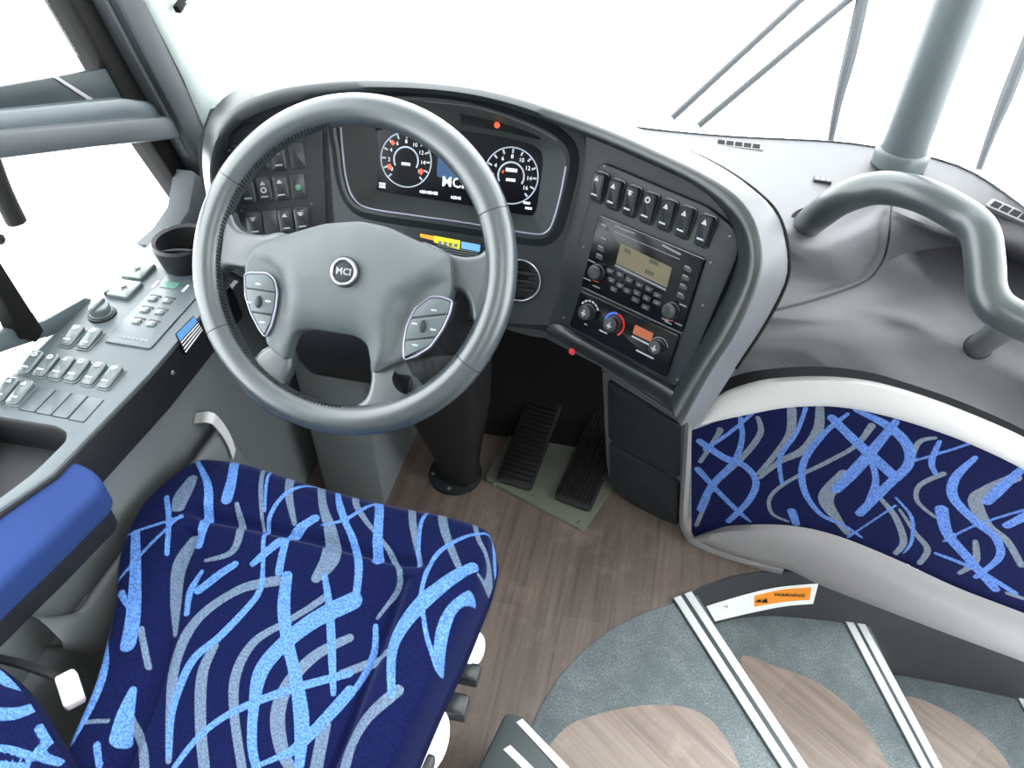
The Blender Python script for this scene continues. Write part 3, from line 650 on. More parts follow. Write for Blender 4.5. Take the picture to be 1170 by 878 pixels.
b = B(); prism(b, L6.at(341, 214, .003), circ(.0055, 14), 0, .003, .001); lab(finish(b, 'lamp', M['lcdgreen'], LP), 'pale green lamp')
for (u, v) in ((262, 172), (276, 241), (356, 233)):
    b = B(); bolt(b, L6.at(u, v), .0018); finish(b, 'screw', M['steel'], LP)

# ================================================================== RIGHT CONTROL PANEL
RPN = thing('control_panel', 'slanted black panel with switch row, radio and heater dials, right of the wheel', 'control panel', FR(0, 0))
b = B(); prism(b, FR, rpoly(FR.pts([(688, 184), (812, 236), (844, 262), (847, 290), (782, 440), (772, 441), (641, 368)]), .015), 0, .01, .004); finish(b, 'plate', M['plate'], RPN)
R9 = Fr(FR(0, 0, .01), FR.x, FR.n)
sk = math.atan2(*(lambda a, c: (c[1]-a[1], c[0]-a[0]))(R9.px(685.6, 216), R9.px(807, 264)))
for (u, v) in ((685.6, 214), (704, 222.5), (723, 230), (743, 238), (763.5, 246), (784, 254), (807, 264)):
    rocker(RPN, R9.at(u, v, 0, sk), .025, .05, M['switch'], 2, .005, .013)
for (u, v) in ((691, 190), (834, 270), (667, 282), (803, 349), (774, 434), (644, 363), (812, 300)):
    b = B(); bolt(b, R9.at(u, v), .0018); finish(b, 'screw', M['steel'], RPN)
def quad(frame, L, r=.002): return rpoly(frame.pts(L), r)
b = B(); prism(b, R9, quad(R9, [(686, 245), (807, 295), (780, 380), (666, 327)], .004), 0, .006, .002); RD = lab(finish(b, 'radio', M['gloss'], RPN), 'black radio with amber display')
R2 = Fr(R9(0, 0, .006), FR.x, FR.n); ru = (Vector(R2.px(806, 295))-Vector(R2.px(686, 245))); ra = math.atan2(ru.y, ru.x)
b = B(); prism(b, R2, quad(R2, [(709.5, 278), (768, 306), (762, 329), (704, 301)]), 0, .001); dsp = lab(finish(b, 'display', M['lcd'], RD), 'amber radio display')
def bar(b, fr, u0, v0, u1, v1, w, c=.0008):
    p, q_ = Vector(fr.px(u0, v0)), Vector(fr.px(u1, v1)); n_ = (q_-p).normalized(); n_ = Vector((-n_.y, n_.x))*w/2
    flat(b, fr, [p-n_, q_-n_, q_+n_, p+n_], c)
b = B()
for L in ((703, 303, 761, 331.5, .0035), (702, 264.5, 777, 296.5, .0012), (686, 246.5, 806, 296.5, .0012), (666.5, 328.5, 779, 381, .0012), (704, 259, 726, 267, .002), (757, 280, 778, 291, .003), (703, 258, 709, 260.5, .004)): bar(b, R2, *L)
for (x, y) in ((205, 285), (205, 330), (195, 357), (190, 385), (485, 425), (478, 455), (470, 485), (462, 515)):
    u, v = 620+x/2.926, 160+y/2.926; bar(b, R2, u-3, v-1.5, u+3, v+1.2, .0024)
for (x, y) in ((150, 465), (165, 405), (470, 552), (180, 490), (410, 600), (420, 610), (455, 615)):
    u, v = 620+x/2.926, 160+y/2.926; bar(b, R2, u-4, v-1.5, u+4, v+2.2, .0022)
finish(b, 'printed_marks', M['dim'], RD)
for (x, y) in ((228, 440), (262, 452), (292, 470), (326, 486), (357, 500), (386, 520), (232, 470), (262, 488), (285, 505), (318, 512), (350, 530), (384, 545), (240, 500), (312, 535), (346, 560)):
    u, v = 620+x/2.926, 160+y/2.926; f = R2.at(u, v, 0, ra)
    b = B(); prism(b, f, rrect(.014, .0075, .0015), 0, .003, .0008); ob = finish(b, 'button', M['switch'], RD)
    b = B(); flat(b, f, rrect(.005, .002, .0002, 1), .0034); finish(b, 'symbol', M['dim'], ob)
for (x, y) in ((205, 287), (205, 332), (195, 359), (190, 387), (485, 427), (478, 457), (470, 487), (462, 517)):
    u, v = 620+x/2.926, 160+y/2.926; b = B(); prism(b, R2.at(u, v+2, 0, ra), rrect(.013, .006, .0015), 0, .0006); finish(b, 'button', M['switch'], RD)
b = B()
for u_, v_, n_ in ((747, 300, 4), (717, 287, 3), (742, 312, 4)):
    f_ = R2.at(u_, v_, .0015, ra)
    for k in range(n_): flat(b, f_, rrect(.0022, .006, .0003, 1, (k-(n_-1)/2)*.0042, 0), 0)
finish(b, 'digits', M['black'], dsp)
def dial(parent, fr, R, h, mat, nm='knob', n=24):
    b = B(); prism(b, fr, circ(R*1.15, n), 0, h*.25, .001)
    P = [(R*(1+.04*(k % 2))*math.cos(2*math.pi*k/36), R*(1+.04*(k % 2))*math.sin(2*math.pi*k/36)) for k in range(36)]
    prism(b, fr, P, h*.25, h, R*.2, 3); return finish(b, nm, mat, parent, 50)
for (u, v) in ((683, 311), (768, 355)):
    f = R2.at(u, v); kb_ = dial(RD, f, .012, .013, M['switch'])
    b = B(); ringflat(b, f, .015, .0165, .0008, 200, 300, 10); finish(b, 'orange_arc', M['lcdorange'], RD)
b = B(); prism(b, R9, quad(R9, [(665.5, 331), (778, 383), (762, 431), (652, 372)], .004), 0, .005, .002); HC = lab(finish(b, 'heater_control', M['gloss'], RPN), 'black heater panel with three dials')
H2 = Fr(R9(0, 0, .005), FR.x, FR.n)
for (u, v, R) in ((673, 356.5, .0125), (702, 370.5, .0125), (753, 396.5, .011)):
    f = H2.at(u, v, 0, ra); kn_ = dial(HC, f, R, .016, M['switch'], 'dial')
    b = B(); flat(b, f, rrect(.0025, .011, .0005, 2), .0165); flat(b, f, rrect(.009, .0025, .0005, 2, 0, -.001), .0166); finish(b, 'symbol', M['ink'], kn_)
    b = B()
    if u < 680:
        for k in range(6): ringflat(b, f, R*1.35, R*1.6, .0008, 30+k*22, 46+k*22, 4)
        finish(b, 'scale_marks', M['ink'], HC)
    elif u < 720:
        ringflat(b, f, R*1.3, R*1.6, .0008, 90, 215, 16); lab(finish(b, 'cold_arc', M['blueink'], HC), 'blue arc')
        b = B(); ringflat(b, f, R*1.3, R*1.6, .0008, -50, 85, 16); lab(finish(b, 'warm_arc', M['red'], HC), 'red arc')
    else:
        ringflat(b, f, R*1.3, R*1.45, .0008, 20, 160, 12); finish(b, 'scale_marks', M['dim'], HC)
b = B(); prism(b, H2, quad(H2, [(726, 371), (747, 381), (744, 391), (723, 381)], .001), 0, .001); lab(finish(b, 'display', M['lcdorange'], HC), 'orange heater display')
b = B()
for L in ((685, 377, 694, 381.5, .0025), (722, 384, 742, 394, .0028), (727, 400, 747, 410, .0026), (668, 370, 671, 371.5, .002)): b = B(); bar(b, H2, *L); finish(b, 'printed_mark', M['ink'], HC)

# ================================================================== CABINET below the radio bay
cA, cB = Vector((-.038, 1.275, 0)), Vector((.154, 1.202, 0)); cx_ = (cB-cA).normalized(); cn_ = Vector((cx_.y, -cx_.x, 0))
CF = Fr(cA, cx_, cn_)
K = thing('storage_cabinet', 'dark grey two-door cabinet under the radio, between the pedals and the fabric panel', 'cabinet', CF(.1, 0))
b = B(); prism(b, CF, rpoly(CF.pts([(686, 404), (790, 466), (783, 604), (750, 592), (712, 568), (697, 558), (692, 530)]), .01), -.12, 0, .006); finish(b, 'body', M['side'], K)
b = B(); prism(b, CF, rpoly(CF.pts([(696, 432), (778, 484), (777, 545), (697, 499)]), .012), .0, .012, .006); finish(b, 'door', M['dash'], K)
b = B(); prism(b, CF, rpoly(CF.pts([(697, 503), (777, 549), (776, 598), (752, 590), (716, 569), (699, 552)]), .012), .0, .012, .006); finish(b, 'door', M['dash'], K)
b = B(); tube(b, kp([(690, 420), (735, 450), (783, 481)], -.06) if 0 else [CF(*CF.px(u, v, .006), .006) for u, v in ((689, 421), (735, 451), (781, 482))], .006, 10); finish(b, 'top_rail', M['dashgrey'], K)

# ================================================================== PASSENGER DASH
PD = thing('passenger_dash', 'grey moulded dash top and front on the entry side, right of the radio', 'dashboard', (.5, 1.3, .5))
def zl(L, z): return [atz(u, v, z) for u, v in L]
NP = 50
def curve3(L, n=NP): return [Vector(p_) for p_ in sm([tuple(p_) for p_ in L], n)]
def mz(L): return curve3([atz(u, v, z) for u, v, z in L])
R0 = mz([(260, 108, .88), (400, 92, .89), (520, 108, .89), (640, 130, .89), (720, 145, .89), (830, 156, .885), (948, 162, .885), (1010, 170, .885), (1062, 180, .885), (1112, 198, .885), (1170, 238, .885), (1260, 310, .88)])
R1 = mz([(330, 170, .86), (440, 175, .86), (560, 180, .865), (700, 215, .865), (790, 240, .865), (880, 272, .86), (925, 277, .855), (975, 262, .85), (1012, 240, .855), (1062, 258, .845), (1112, 265, .84), (1175, 285, .84), (1260, 330, .84)])
R2_ = mz([(560, 240, .74), (700, 320, .74), (800, 350, .74), (882, 352, .735), (930, 341, .735), (985, 322, .735), (1022, 296, .745), (1065, 284, .76), (1115, 284, .76), (1175, 306, .75), (1260, 360, .74)])
R3 = mz([(760, 372, .70), (815, 388, .68), (862, 384, .69), (920, 376, .70), (975, 372, .70), (1020, 370, .70), (1070, 384, .70), (1120, 405, .695), (1175, 430, .69), (1260, 480, .68)])
R4 = [KF(*KF.px(u, v-6, .004), .004) for u, v in sm([(806, 452), (828, 440), (862, 430), (925, 425), (985, 430), (1040, 445), (1105, 468), (1175, 500), (1230, 535), (1260, 560)], NP)]
R5 = [p_+Vector((0, .07, .0)) for p_ in R4]
b = B(); e = lambda A_, C_, s, d=Vector(): [a.lerp(c, s)+d for a, c in zip(A_, C_)]
loft(b, [R0, e(R0, R1, .5, Vector((0, 0, .004))), e(R0, R1, .9, Vector((0, 0, .002))), R1, e(R1, R2_, .12, Vector((0, -.012, .0))), e(R1, R2_, .5, Vector((0, -.004, 0))), e(R1, R2_, .95), R2_,
         e(R2_, R3, .4, Vector((0, 0, -.004))), e(R2_, R3, .85, Vector((0, 0, .003))), R3, e(R3, R4, .12, Vector((0, -.008, 0))), e(R3, R4, .5, Vector((0, 0, 0))), R4, R5])
finish(b, 'body', M['dashgrey'], PD, 80)
b = B(); tube(b, [tuple(p_+Vector((0, .0, .001))) for p_ in R0[14:]], .0018, 6, False); finish(b, 'edge_seal', M['pillar'], PD)
# seam line between the two mouldings
b = B(); sp = [(1019, 232, .862), (1017, 262, .835), (1012, 290, .78), (1003, 308, .757), (985, 324, .74), (930, 343, .74), (885, 355, .74)]
tube(b, [atz(u, v, z+.004) for u, v, z in sp], .0022, 8); finish(b, 'seam', M['black'], PD)
def vent(u, v, z, rot, n, nrm):
    f = Fr(atz(u, v, z), (math.cos(rot), math.sin(rot), 0), nrm)
    b = B(); prism(b, f, rrect(.09, .024, .004), -.006, .0004, .0002); vt = finish(b, 'vent', M['dashgrey'], PD)
    for k in range(n):
        b = B(); prism(b, f, rrect(.013, .014, .001, 2, -.032+k*.016, 0), .0002, .0012); finish(b, 'slot', M['rubber'], vt)
vent(844, 165, .8838, -.04, 5, (0, -.06, 1)); vent(1160, 244, .8795, -.66, 5, (-.1, -.2, 1))
b = B(); f = Fr(atz(940, 205, .8765), (.98, -.05, 0), (0, -.06, 1)); prism(b, f, rrect(.03, .016, .001), -.006, .0015, .0005); bd = finish(b, 'badge', M['dash'], PD)
for k in range(3): b = B(); flat(b, f, rrect(.006, .008, .001, 1, -.009+k*.009, 0), .002); finish(b, 'mark', M['paper'], bd)

# ================================================================== GRAB BAR and POLE
GB = thing('grab_bar', 'bent dark grey grab bar on the entry-side dash', 'handrail', atz(925, 255, .85))
pts = [atz(921, 258, .853)]+[atd(u, v, d) for u, v, d in ((938, 244, 1.19), (965, 226, 1.13), (1005, 215, 1.09), (1050, 222, 1.05), (1098, 246, 1.02), (1119, 266, 1.0), (1125, 300, .99), (1128, 333, .985), (1143, 355, .975), (1180, 372, .96), (1260, 395, .93))]
b = B(); tube(b, pts, [.0235]*len(pts), 20); finish(b, 'bar', M['bar'], GB)
b = B(); pa = atz(1118, 396, .705); pb = atd(1168, 360, .97); tube(b, [pa, pa.lerp(pb, .5), pb], .019, 16); finish(b, 'support', M['bar'], GB)
for p_, r_, nrm in ((pa, .022, (pb-pa)), (atz(921, 258, .853), .03, pts[1]-pts[0])):
    b = B(); prism(b, Fr(p_, nrm.orthogonal(), nrm), circ(r_, 24), -.005, .006, .003); finish(b, 'collar', M['black'], GB)
PO = thing('pole', 'upright grey pole rising from the dash in front of the windscreen', 'pole', atz(1027, 188, .885))
pb_ = atz(1027, 186, .885)
b = B(); tube(b, [pb_, pb_+Vector((0, -.005, .6)), pb_+Vector((0, -.01, 1.22))], .041, 28, True); finish(b, 'tube', M['handle'], PO, 60)
b = B(); prism(b, Fr(pb_, (1, 0, 0), (0, 0, 1)), circ(.046, 32), -.002, .03, .008); finish(b, 'collar', M['handle'], PO)

# ================================================================== WIPERS outside the windscreen
def wiper(label, blade, arms):
    t = thing('wiper', label, 'wiper', blade[0], 'windscreen wipers')
    b = B(); tube(b, blade, [.007, .010, .014, .013], 8); finish(b, 'blade', M['wiper'], t)
    for a in arms:
        b = B(); tube(b, a, .0075, 8, False); finish(b, 'arm', M['wiper'], t)
ws = lambda u, v, d: atd(u, v, d)
wiper('left windscreen wiper with two long parallel arms and an upright blade', [ws(949, 161, 1.66), ws(958, 115, 1.64), ws(972, 60, 1.62), ws(992, -30, 1.6)], [[ws(768, 135, 1.66), ws(945, -28, 1.6)], [ws(798, 144, 1.66), ws(1010, -34, 1.6)]])
wiper('right windscreen wiper blade beside the pole, near the right edge', [ws(1118, 194, 1.62), ws(1134, 150, 1.61), ws(1152, 105, 1.6), ws(1185, 20, 1.58)], [])
# small reversed decal outside on the glass
# ================================================================== PEDALS, COLUMN
def pedal(name, label, L0, L1, zlo, zhi, dirs):
    """treadle: lower edge on the plate, upper edge raised and forward"""
    a, c = atz(*L0[0], zlo), atz(*L0[1], zlo); d_, e_ = atz(*L1[0], zhi), atz(*L1[1], zhi)
    x = (c-a).normalized(); y = ((d_+e_)/2-(a+c)/2); n_ = x.cross(y).normalized()
    f = Fr((a+c)/2, x, n_); L = (y-x*y.dot(x)).length; w = (c-a).length
    t = thing(name, label, 'pedal', f.o)
    b = B(); prism(b, f, rrect(w, L, .012, 4, 0, L/2), -.014, 0, .002); finish(b, 'treadle', M['black'], t)
    b = B(); nr = 9
    for k in range(nr):
        if dirs == 'long': prism(b, f, rrect(w*.055, L*.93, .001, 1, -w*.42+w*.84*k/(nr-1), L/2), -.001, .004, .001)
    if dirs != 'long':
        for k in range(22): prism(b, f, rrect(w*.9, L*.018, .001, 1, 0, L*.06+L*.9*k/21), -.001, .0035, .001)
    finish(b, 'rubber_pad', M['rubber'], t)
PF = Fr((0, 0, 0), (1, 0, 0), (0, 0, 1))
PP = thing('pedal_plate', 'flat worn metal plate on the floor carrying both pedals', 'plate', atz(620, 580, 0))
P = PF.pts([(553, 550), (590, 486), (725, 520), (667, 610)])
b = B(); prism(b, PF, rpoly(P, .012), .0005, .012, .004); finish(b, 'plate', M['steel'], PP)
for (u, v) in ((662, 598), (565, 553), (608, 568)):
    b = B(); bolt(b, Fr(PF(*PF.px(u, v, .012), .012), (1, 0, 0), (0, 0, 1)), .006); finish(b, 'bolt', M['steel'], PP)
pedal('brake_pedal', 'black ribbed brake pedal, left of the two on the plate', [(566, 548), (606, 560)], [(628, 428), (658, 438)], .03, .13, 'cross')
pedal('accelerator_pedal', 'long black ribbed accelerator pedal beside the cabinet', [(632, 568), (674, 584)], [(680, 425), (706, 432)], .03, .14, 'long')
SCN = thing('steering_column', 'dark steering column rising from a round floor flange', 'steering column', (-.43, 1.22, 0))
b = B(); fl_ = Fr((-.435, 1.235, 0), (1, 0, 0), (0, 0, 1)); prism(b, fl_, circ(.07, 32), .0005, .012, .005); finish(b, 'flange', M['fascia'], SCN)
for a in (200, 270, 330):
    b = B(); bolt(b, Fr(fl_(.058*math.cos(math.radians(a)), .058*math.sin(math.radians(a)), .012), (1, 0, 0), (0, 0, 1)), .005); finish(b, 'bolt', M['steel'], SCN)
rows = []
for z, y, w, d_ in ((.01, 1.235, .09, .09), (.08, 1.225, .10, .10), (.3, 1.19, .17, .15), (.5, 1.13, .21, .17), (.64, 1.06, .20, .18), (.76, .99, .20, .18), (.83, .93, .13, .12)):
    rows.append([Vector((-.42+a, y+c, z)) for a, c in rrect(w, d_, .035, 5)])
b = B(); loft(b, rows, True, True); finish(b, 'shroud', M['black'], SCN, 60)
rows = [[Vector((-.50+a, 1.02+(z-.68)*-.5+c, z)) for a, c in rrect(w, d_, .04, 5)] for z, w, d_ in ((.48, .26, .14), (.52, .32, .2), (.72, .32, .2), (.75, .26, .14))]
b = B(); loft(b, rows, True, True); finish(b, 'tilt_cover', M['black'], SCN, 60)

# ================================================================== STEERING WHEEL
WE = math.radians(39)
WC = atd(400, 305, 1.06); WN = Vector((0, -math.cos(WE), math.sin(WE)))
WF = Fr(WC, (1, 0, 0), WN)
SW = thing('steering_wheel', 'large dark leather steering wheel with grey hub', 'steering wheel', WC)
b = B(); torus(b, WF, .2125, .0215, 0, 96, 18); lab(finish(b, 'rim', M['leather'], SW, 80), 'leather wrapped rim')
b = B()
for k in range(110):   # inner stitches on the left and bottom of the rim
    a = math.radians(105+k*1.55); R = .1935
    p0, p1 = WF(R*math.cos(a), R*math.sin(a), .012), WF((R-.002)*math.cos(a+.018), (R-.002)*math.sin(a+.018), .004)
    tube(b, [p0, p1], .0011, 5, False)
finish(b, 'stitching', M['black'], SW)
for a in (152, 27, 212, 330):
    ca, sa = math.cos(math.radians(a)), math.sin(math.radians(a))
    b = B(); torus(b, Fr(WF(.2125*ca, .2125*sa), WF.x*ca+WF.y*sa, WF.y*ca-WF.x*sa), .0214, .0007, 0, 24, 5); finish(b, 'seam', M['black'], SW)
cw = lambda x, y: (220+x/3.136, 220+y/3.136)
def wp(L, c=0): return [WF.px(*cw(x, y), c) for x, y in L]
def spoke(L, c0_, c1_): b = B(); prism(b, WF, catmull(wp(L, c1_), 4, True), c0_, c1_, .008, 4); finish(b, 'spoke', M['leather'], SW, 60)
spoke([(40, 250), (70, 120), (120, 60), (145, 110), (180, 140), (240, 150), (330, 150), (330, 290), (190, 275), (130, 268), (98, 285), (92, 330)], -.018, .006)
spoke([(1110, 350), (1090, 220), (1045, 150), (1042, 205), (1000, 228), (930, 222), (800, 180), (800, 380), (940, 350), (985, 390), (1005, 470), (1060, 460)], -.018, .006)
spoke([(95, 470), (120, 560), (190, 605), (262, 552), (340, 560), (350, 625), (322, 690), (345, 740), (410, 768), (430, 830), (250, 780), (120, 640), (60, 520)], -.018, .004)
spoke([(1000, 640), (880, 740), (700, 830), (560, 830), (560, 778), (615, 740), (635, 670), (640, 600), (755, 580), (775, 600), (735, 665), (770, 705), (850, 680), (930, 600), (985, 560)], -.018, .004)
# airbag cover, domed
COV = [(190, 280), (195, 240), (240, 178), (330, 152), (480, 110), (600, 102), (700, 122), (800, 170), (930, 225), (935, 300), (932, 370), (900, 420), (850, 520), (760, 600), (645, 655), (638, 600), (628, 545), (590, 517), (500, 502), (420, 490), (370, 502), (348, 560), (338, 608), (270, 550), (262, 500), (235, 420), (200, 350)]
cov = rpoly(wp(COV, .012), .009, 3); b = B()
P = ccw(cov); ctr = Vector((sum(p_[0] for p_ in P)/len(P), sum(p_[1] for p_ in P)/len(P)))
rows = [[WF(*p_, -.006) for p_ in P], [WF(*p_, .004) for p_ in P]]
for s, c_ in ((.0003, .0115), (.001, .0155), (.0018, .0178), (.003, .019)): rows.append([WF(*p_, c_) for p_ in inset(P, s)])
loft(b, rows, True)
rim_ = [Vector(q_) for q_ in inset(P, .003)]
def inside(p_, Pg):
    c_ = False
    for a, d_ in zip(Pg, Pg[1:]+Pg[:1]):
        if (a[1] > p_[1]) != (d_[1] > p_[1]) and p_[0] < (d_[0]-a[0])*(p_[1]-a[1])/(d_[1]-a[1])+a[0]: c_ = not c_
    return c_
def dist(p_, Pg):
    p_ = np.array(p_[:2]); A_ = np.array([q_[:2] for q_ in Pg]); E_ = np.roll(A_, -1, 0)-A_
    t_ = np.clip(((p_-A_)*E_).sum(1)/np.maximum((E_*E_).sum(1), 1e-12), 0, 1); return float(np.linalg.norm(p_-A_-E_*t_[:, None], axis=1).min())
PODL = [(186, 292), (205, 285), (270, 287), (298, 310), (308, 360), (300, 420), (285, 480), (262, 522), (240, 495), (207, 430), (188, 370)]
PODR = [(850, 372), (885, 371), (935, 387), (925, 435), (900, 490), (855, 555), (800, 590), (757, 603), (754, 545), (765, 480), (795, 415)]
pods_ = [wp(L, .022) for L in (PODL, PODR)]
xs_ = [q_.x for q_ in rim_]; ys_ = [q_.y for q_ in rim_]; pts_ = list(rim_)
g_ = .005
for a in np.arange(min(xs_), max(xs_), g_):
    for c_ in np.arange(min(ys_), max(ys_), g_):
        if inside((a, c_), rim_) and dist((a, c_), rim_) > .0035: pts_.append(Vector((float(a), float(c_))))
n_ = len(rim_); res = delaunay_2d_cdt(pts_, [(k, (k+1) % n_) for k in range(n_)], [list(range(n_))], 1, 1e-7)
def cover_h(p_):
    d_ = dist(p_, rim_); h_ = .019+.024*(1-math.exp(-d_/.03))
    dp = min(0 if inside(p_, q_) else dist(p_, q_) for q_ in pods_)
    return h_-min(h_-.019, .022*math.exp(-(dp/.018)**2))
vs_ = [b.verts.new(WF(q_.x, q_.y, cover_h((q_.x, q_.y)) if dist((q_.x, q_.y), rim_) > 1e-5 else .019)) for q_ in res[0]]
for f_ in res[2]:
    try: b.faces.new([vs_[k] for k in f_])
    except ValueError: pass
bmesh.ops.remove_doubles(b, verts=b.verts, dist=1e-5); bmesh.ops.recalc_face_normals(b, faces=b.faces)
lab(finish(b, 'airbag_cover', M['leather_pad'], SW, 60), 'grained grey airbag cover')
b = B(); hb = WF.at(*cw(560, 300), 0)
loft(b, [[hb(r*math.cos(a), r*math.sin(a)*.8, c_) for a in [2*math.pi*k/32 for k in range(32)]] for r, c_ in ((.05, .0), (.05, -.03), (.045, -.08), (.04, -.14))], True, True); finish(b, 'hub_back', M['black'], SW, 50)
# dark scooped hollow around each pod, then the pods
PODL = [(186, 292), (205, 285), (270, 287), (298, 310), (308, 360), (300, 420), (285, 480), (262, 522), (240, 495), (207, 430), (188, 370)]
PODR = [(850, 372), (885, 371), (935, 387), (925, 435), (900, 490), (855, 555), (800, 590), (757, 603), (754, 545), (765, 480), (795, 415)]
for L, btns in ((PODL, [(235, 328, 'ON'), (237, 392, ''), (203, 394, ''), (271, 390, ''), (250, 465, 'SET')]), (PODR, [(865, 422, ''), (825, 480, ''), (795, 470, ''), (862, 492, ''), (797, 547, '')])):
    P = rpoly(wp(L, .022), .005, 3)
    b = B(); prism(b, WF, P, .0, .0225, .003); pod = lab(finish(b, 'button_pod', M['plate'], SW), 'switch pod with silver bezel')
    b = B(); Q = [WF(*p_, .0225) for p_ in inset(ccw(P), .001)]; tube(b, Q+[Q[0]], .0018, 8, False, False); lab(finish(b, 'bezel', M['silver'], pod), 'silver bezel')
    def clip(Pg, a, n_, keep=1):
        o_ = []
        for p0, p1 in zip(Pg, Pg[1:]+Pg[:1]):
            d0, d1 = ((p0[0]-a[0])*n_[0]+(p0[1]-a[1])*n_[1])*keep, ((p1[0]-a[0])*n_[0]+(p1[1]-a[1])*n_[1])*keep
            if d0 >= 0: o_.append(p0)
            if d0*d1 < 0: t = d0/(d0-d1); o_.append((p0[0]+(p1[0]-p0[0])*t, p0[1]+(p1[1]-p0[1])*t))
        return o_
    Pi = inset(ccw(P), .003); tilt_ = (0, 1) if L is PODL else (-.25, .97)
    ya, yb = (WF.px(*cw(*q_), .0225) for q_ in (((240, 350), (240, 432)) if L is PODL else ((840, 445), (820, 525))))
    zones = [clip(Pi, (ya[0], ya[1]+.001), tilt_), clip(clip(Pi, (ya[0], ya[1]-.001), tilt_, -1), (yb[0], yb[1]+.001), tilt_), clip(Pi, (yb[0], yb[1]-.001), tilt_, -1)]
    for z_, mk in zip(zones, ((btns[0],), btns[1:4], (btns[4],))):
        b = B(); prism(b, WF, z_, .022, .0245, .001); bt = finish(b, 'button', M['console'], pod)
        for x, y, _ in mk:
            f = WF.at(*cw(x, y), .0245); b = B()
            if (x, y) == btns[1][:2]:
                prism(b, f, [(.0045*math.cos(2*math.pi*j_/20), .0085*math.sin(2*math.pi*j_/20)) for j_ in range(20)], 0, .004, .002); finish(b, 'toggle', M['plate'], pod)
            else: flat(b, f, rrect(.008, .0022, .0004, 1), .0006); finish(b, 'symbol', M['ink'], pod)
EF = WF.at(*cw(545, 285), .0435)
b = B(); prism(b, EF, circ(.0205, 36), -.002, .003, .002); em = finish(b, 'emblem', M['plate'], SW)
b = B(); torus(b, EF, .0165, .0024, .003); lab(finish(b, 'chrome_ring', M['chrome'], em), 'chrome ring')
b = B(); text(b, 'MCI', EF, .0125, .0038, .0004); finish(b, 'lettering', M['chrome'], em)

# ================================================================== SIDE CONSOLE
ZC = .7
CFm = Fr((0, 0, ZC), (1, 0, 0), (0, 0, 1))
CN = thing('side_console', 'grey switch console along the driver window sill', 'console', (-.88, .8, .3))
edge = CFm.pts([(0, 582), (60, 541), (100, 500), (170, 428), (240, 352)])
out = [(-.775, 1.02), (-.775, .95), *edge[::-1][1:-1], edge[0], (-.845, .3), (-.86, .1), (XW+.005, .1), (XW+.005, 1.18), (-.9, 1.18)]
tray = CFm.pts([(-40, 470), (0, 476), (66, 487), (77, 494), (76, 504), (40, 540), (0, 570), (-60, 610)])
b = B(); rows = []
P = ccw(out)
loft(b, [[CFm(*q_, -.07) for q_ in P], [CFm(*q_, -.006) for q_ in P], [CFm(*q_, -.0015) for q_ in inset(P, .002)], [CFm(*q_, 0) for q_ in inset(P, .006)]], True)
PI = inset(P, .006)
# top skin with the tray opening: triangulated between outline and tray
tv = ccw(rpoly(tray, .02)); bmt = B()
ov = [bmt.verts.new(CFm(*q_, 0)) for q_ in PI]; iv = [bmt.verts.new(CFm(*q_, 0)) for q_ in tv]
eds = [bmt.edges.new((A_[i], A_[(i+1) % len(A_)])) for A_ in (ov, iv) for i in range(len(A_))]
bmesh.ops.triangle_fill(bmt, use_beauty=True, use_dissolve=False, edges=eds)
me_ = bpy.data.meshes.new('tmp'); bmt.to_mesh(me_); bmt.free(); b.from_mesh(me_); bpy.data.meshes.remove(me_)
finish(b, 'top', M['console'], CN, 30)
b = B(); loft(b, [[CFm(*q_, 0) for q_ in tv], [CFm(*q_, -.004) for q_ in inset(tv, .003)], [CFm(*q_, -.05) for q_ in inset(tv, .01)]], True); face(b, [CFm(*q_, -.05) for q_ in inset(tv, .01)]); lab(finish(b, 'tray', M['black'], CN), 'black open tray')
# black side strip under the inner edge
b = B(); st = [(-.775, 1.02)]+[(-.777, .95)]+edge[::-1][1:]+[(-.845, .3), (-.86, .1)]
loft(b, [[Vector((x-.002, y, ZC-.006)) for x, y in st], [Vector((x+.004, y, ZC-.035)) for x, y in st], [Vector((x+.006, y, ZC-.075)) for x, y in st]]); solid(b, .006); finish(b, 'side_strip', M['black'], CN)
def cf(u, v, c=0): return CFm.at(u, v, c)
def cswitch(u, v, w=.0255, h=.052): return rocker(CN, cf(u, v, .0), w, h, M['cswitch'], 2, .004, .011, M['paper'])
for (u, v) in ((37, 418), (54.5, 421), (72.5, 423.5), (90, 426), (109, 430), (127.5, 434), (8, 449), (25, 452), (84, 387), (104, 390)): cswitch(u, v)
for (u, v) in ((43, 457), (61.5, 460.5), (80, 464), (99, 468)):
    b = B(); prism(b, cf(u, v), rrect(.026, .05, .002), 0, .0012, .0006); finish(b, 'blank_cover', M['console'], CN)
    b = B(); f = cf(u, v)
    for sx in (-1, 1): prism(b, f, rrect(.0012, .05, .0003, 1, sx*.0136, 0), 0, .0008)
    prism(b, f, rrect(.027, .0012, .0003, 1, 0, -.0256), 0, .0008); finish(b, 'blank_gap', M['black'], CN)
f = cf(117, 360); b = B(); prism(b, f, circ(.024, 28), 0, .004, .002); finish(b, 'dial_base', M['black'], CN)
kb_ = dial(CN, Fr(f(0, 0, .003), f.x, f.n), .017, .018, M['cswitch'], 'rotary_knob')
b = B(); prism(b, f, rrect(.009, .034, .003), .018, .027, .003); finish(b, 'grip', M['cswitch'], kb_)
for (u, v) in ((159, 312), (143.5, 333)):
    f = cf(u, v); b = B(); prism(b, f, rrect(.044, .05, .004), 0, .008, .003); ob = finish(b, 'mirror_pad', M['cswitch'], CN)
    b = B(); flat(b, f, rrect(.014, .004, .0004, 1), .0085); flat(b, f, rrect(.004, .016, .0004, 1), .0085); finish(b, 'symbol', M['black'], ob)
f = cf(124, 336); b = B(); prism(b, f, circ(.007, 16), 0, .008, .003); finish(b, 'small_knob', M['switch'], CN)
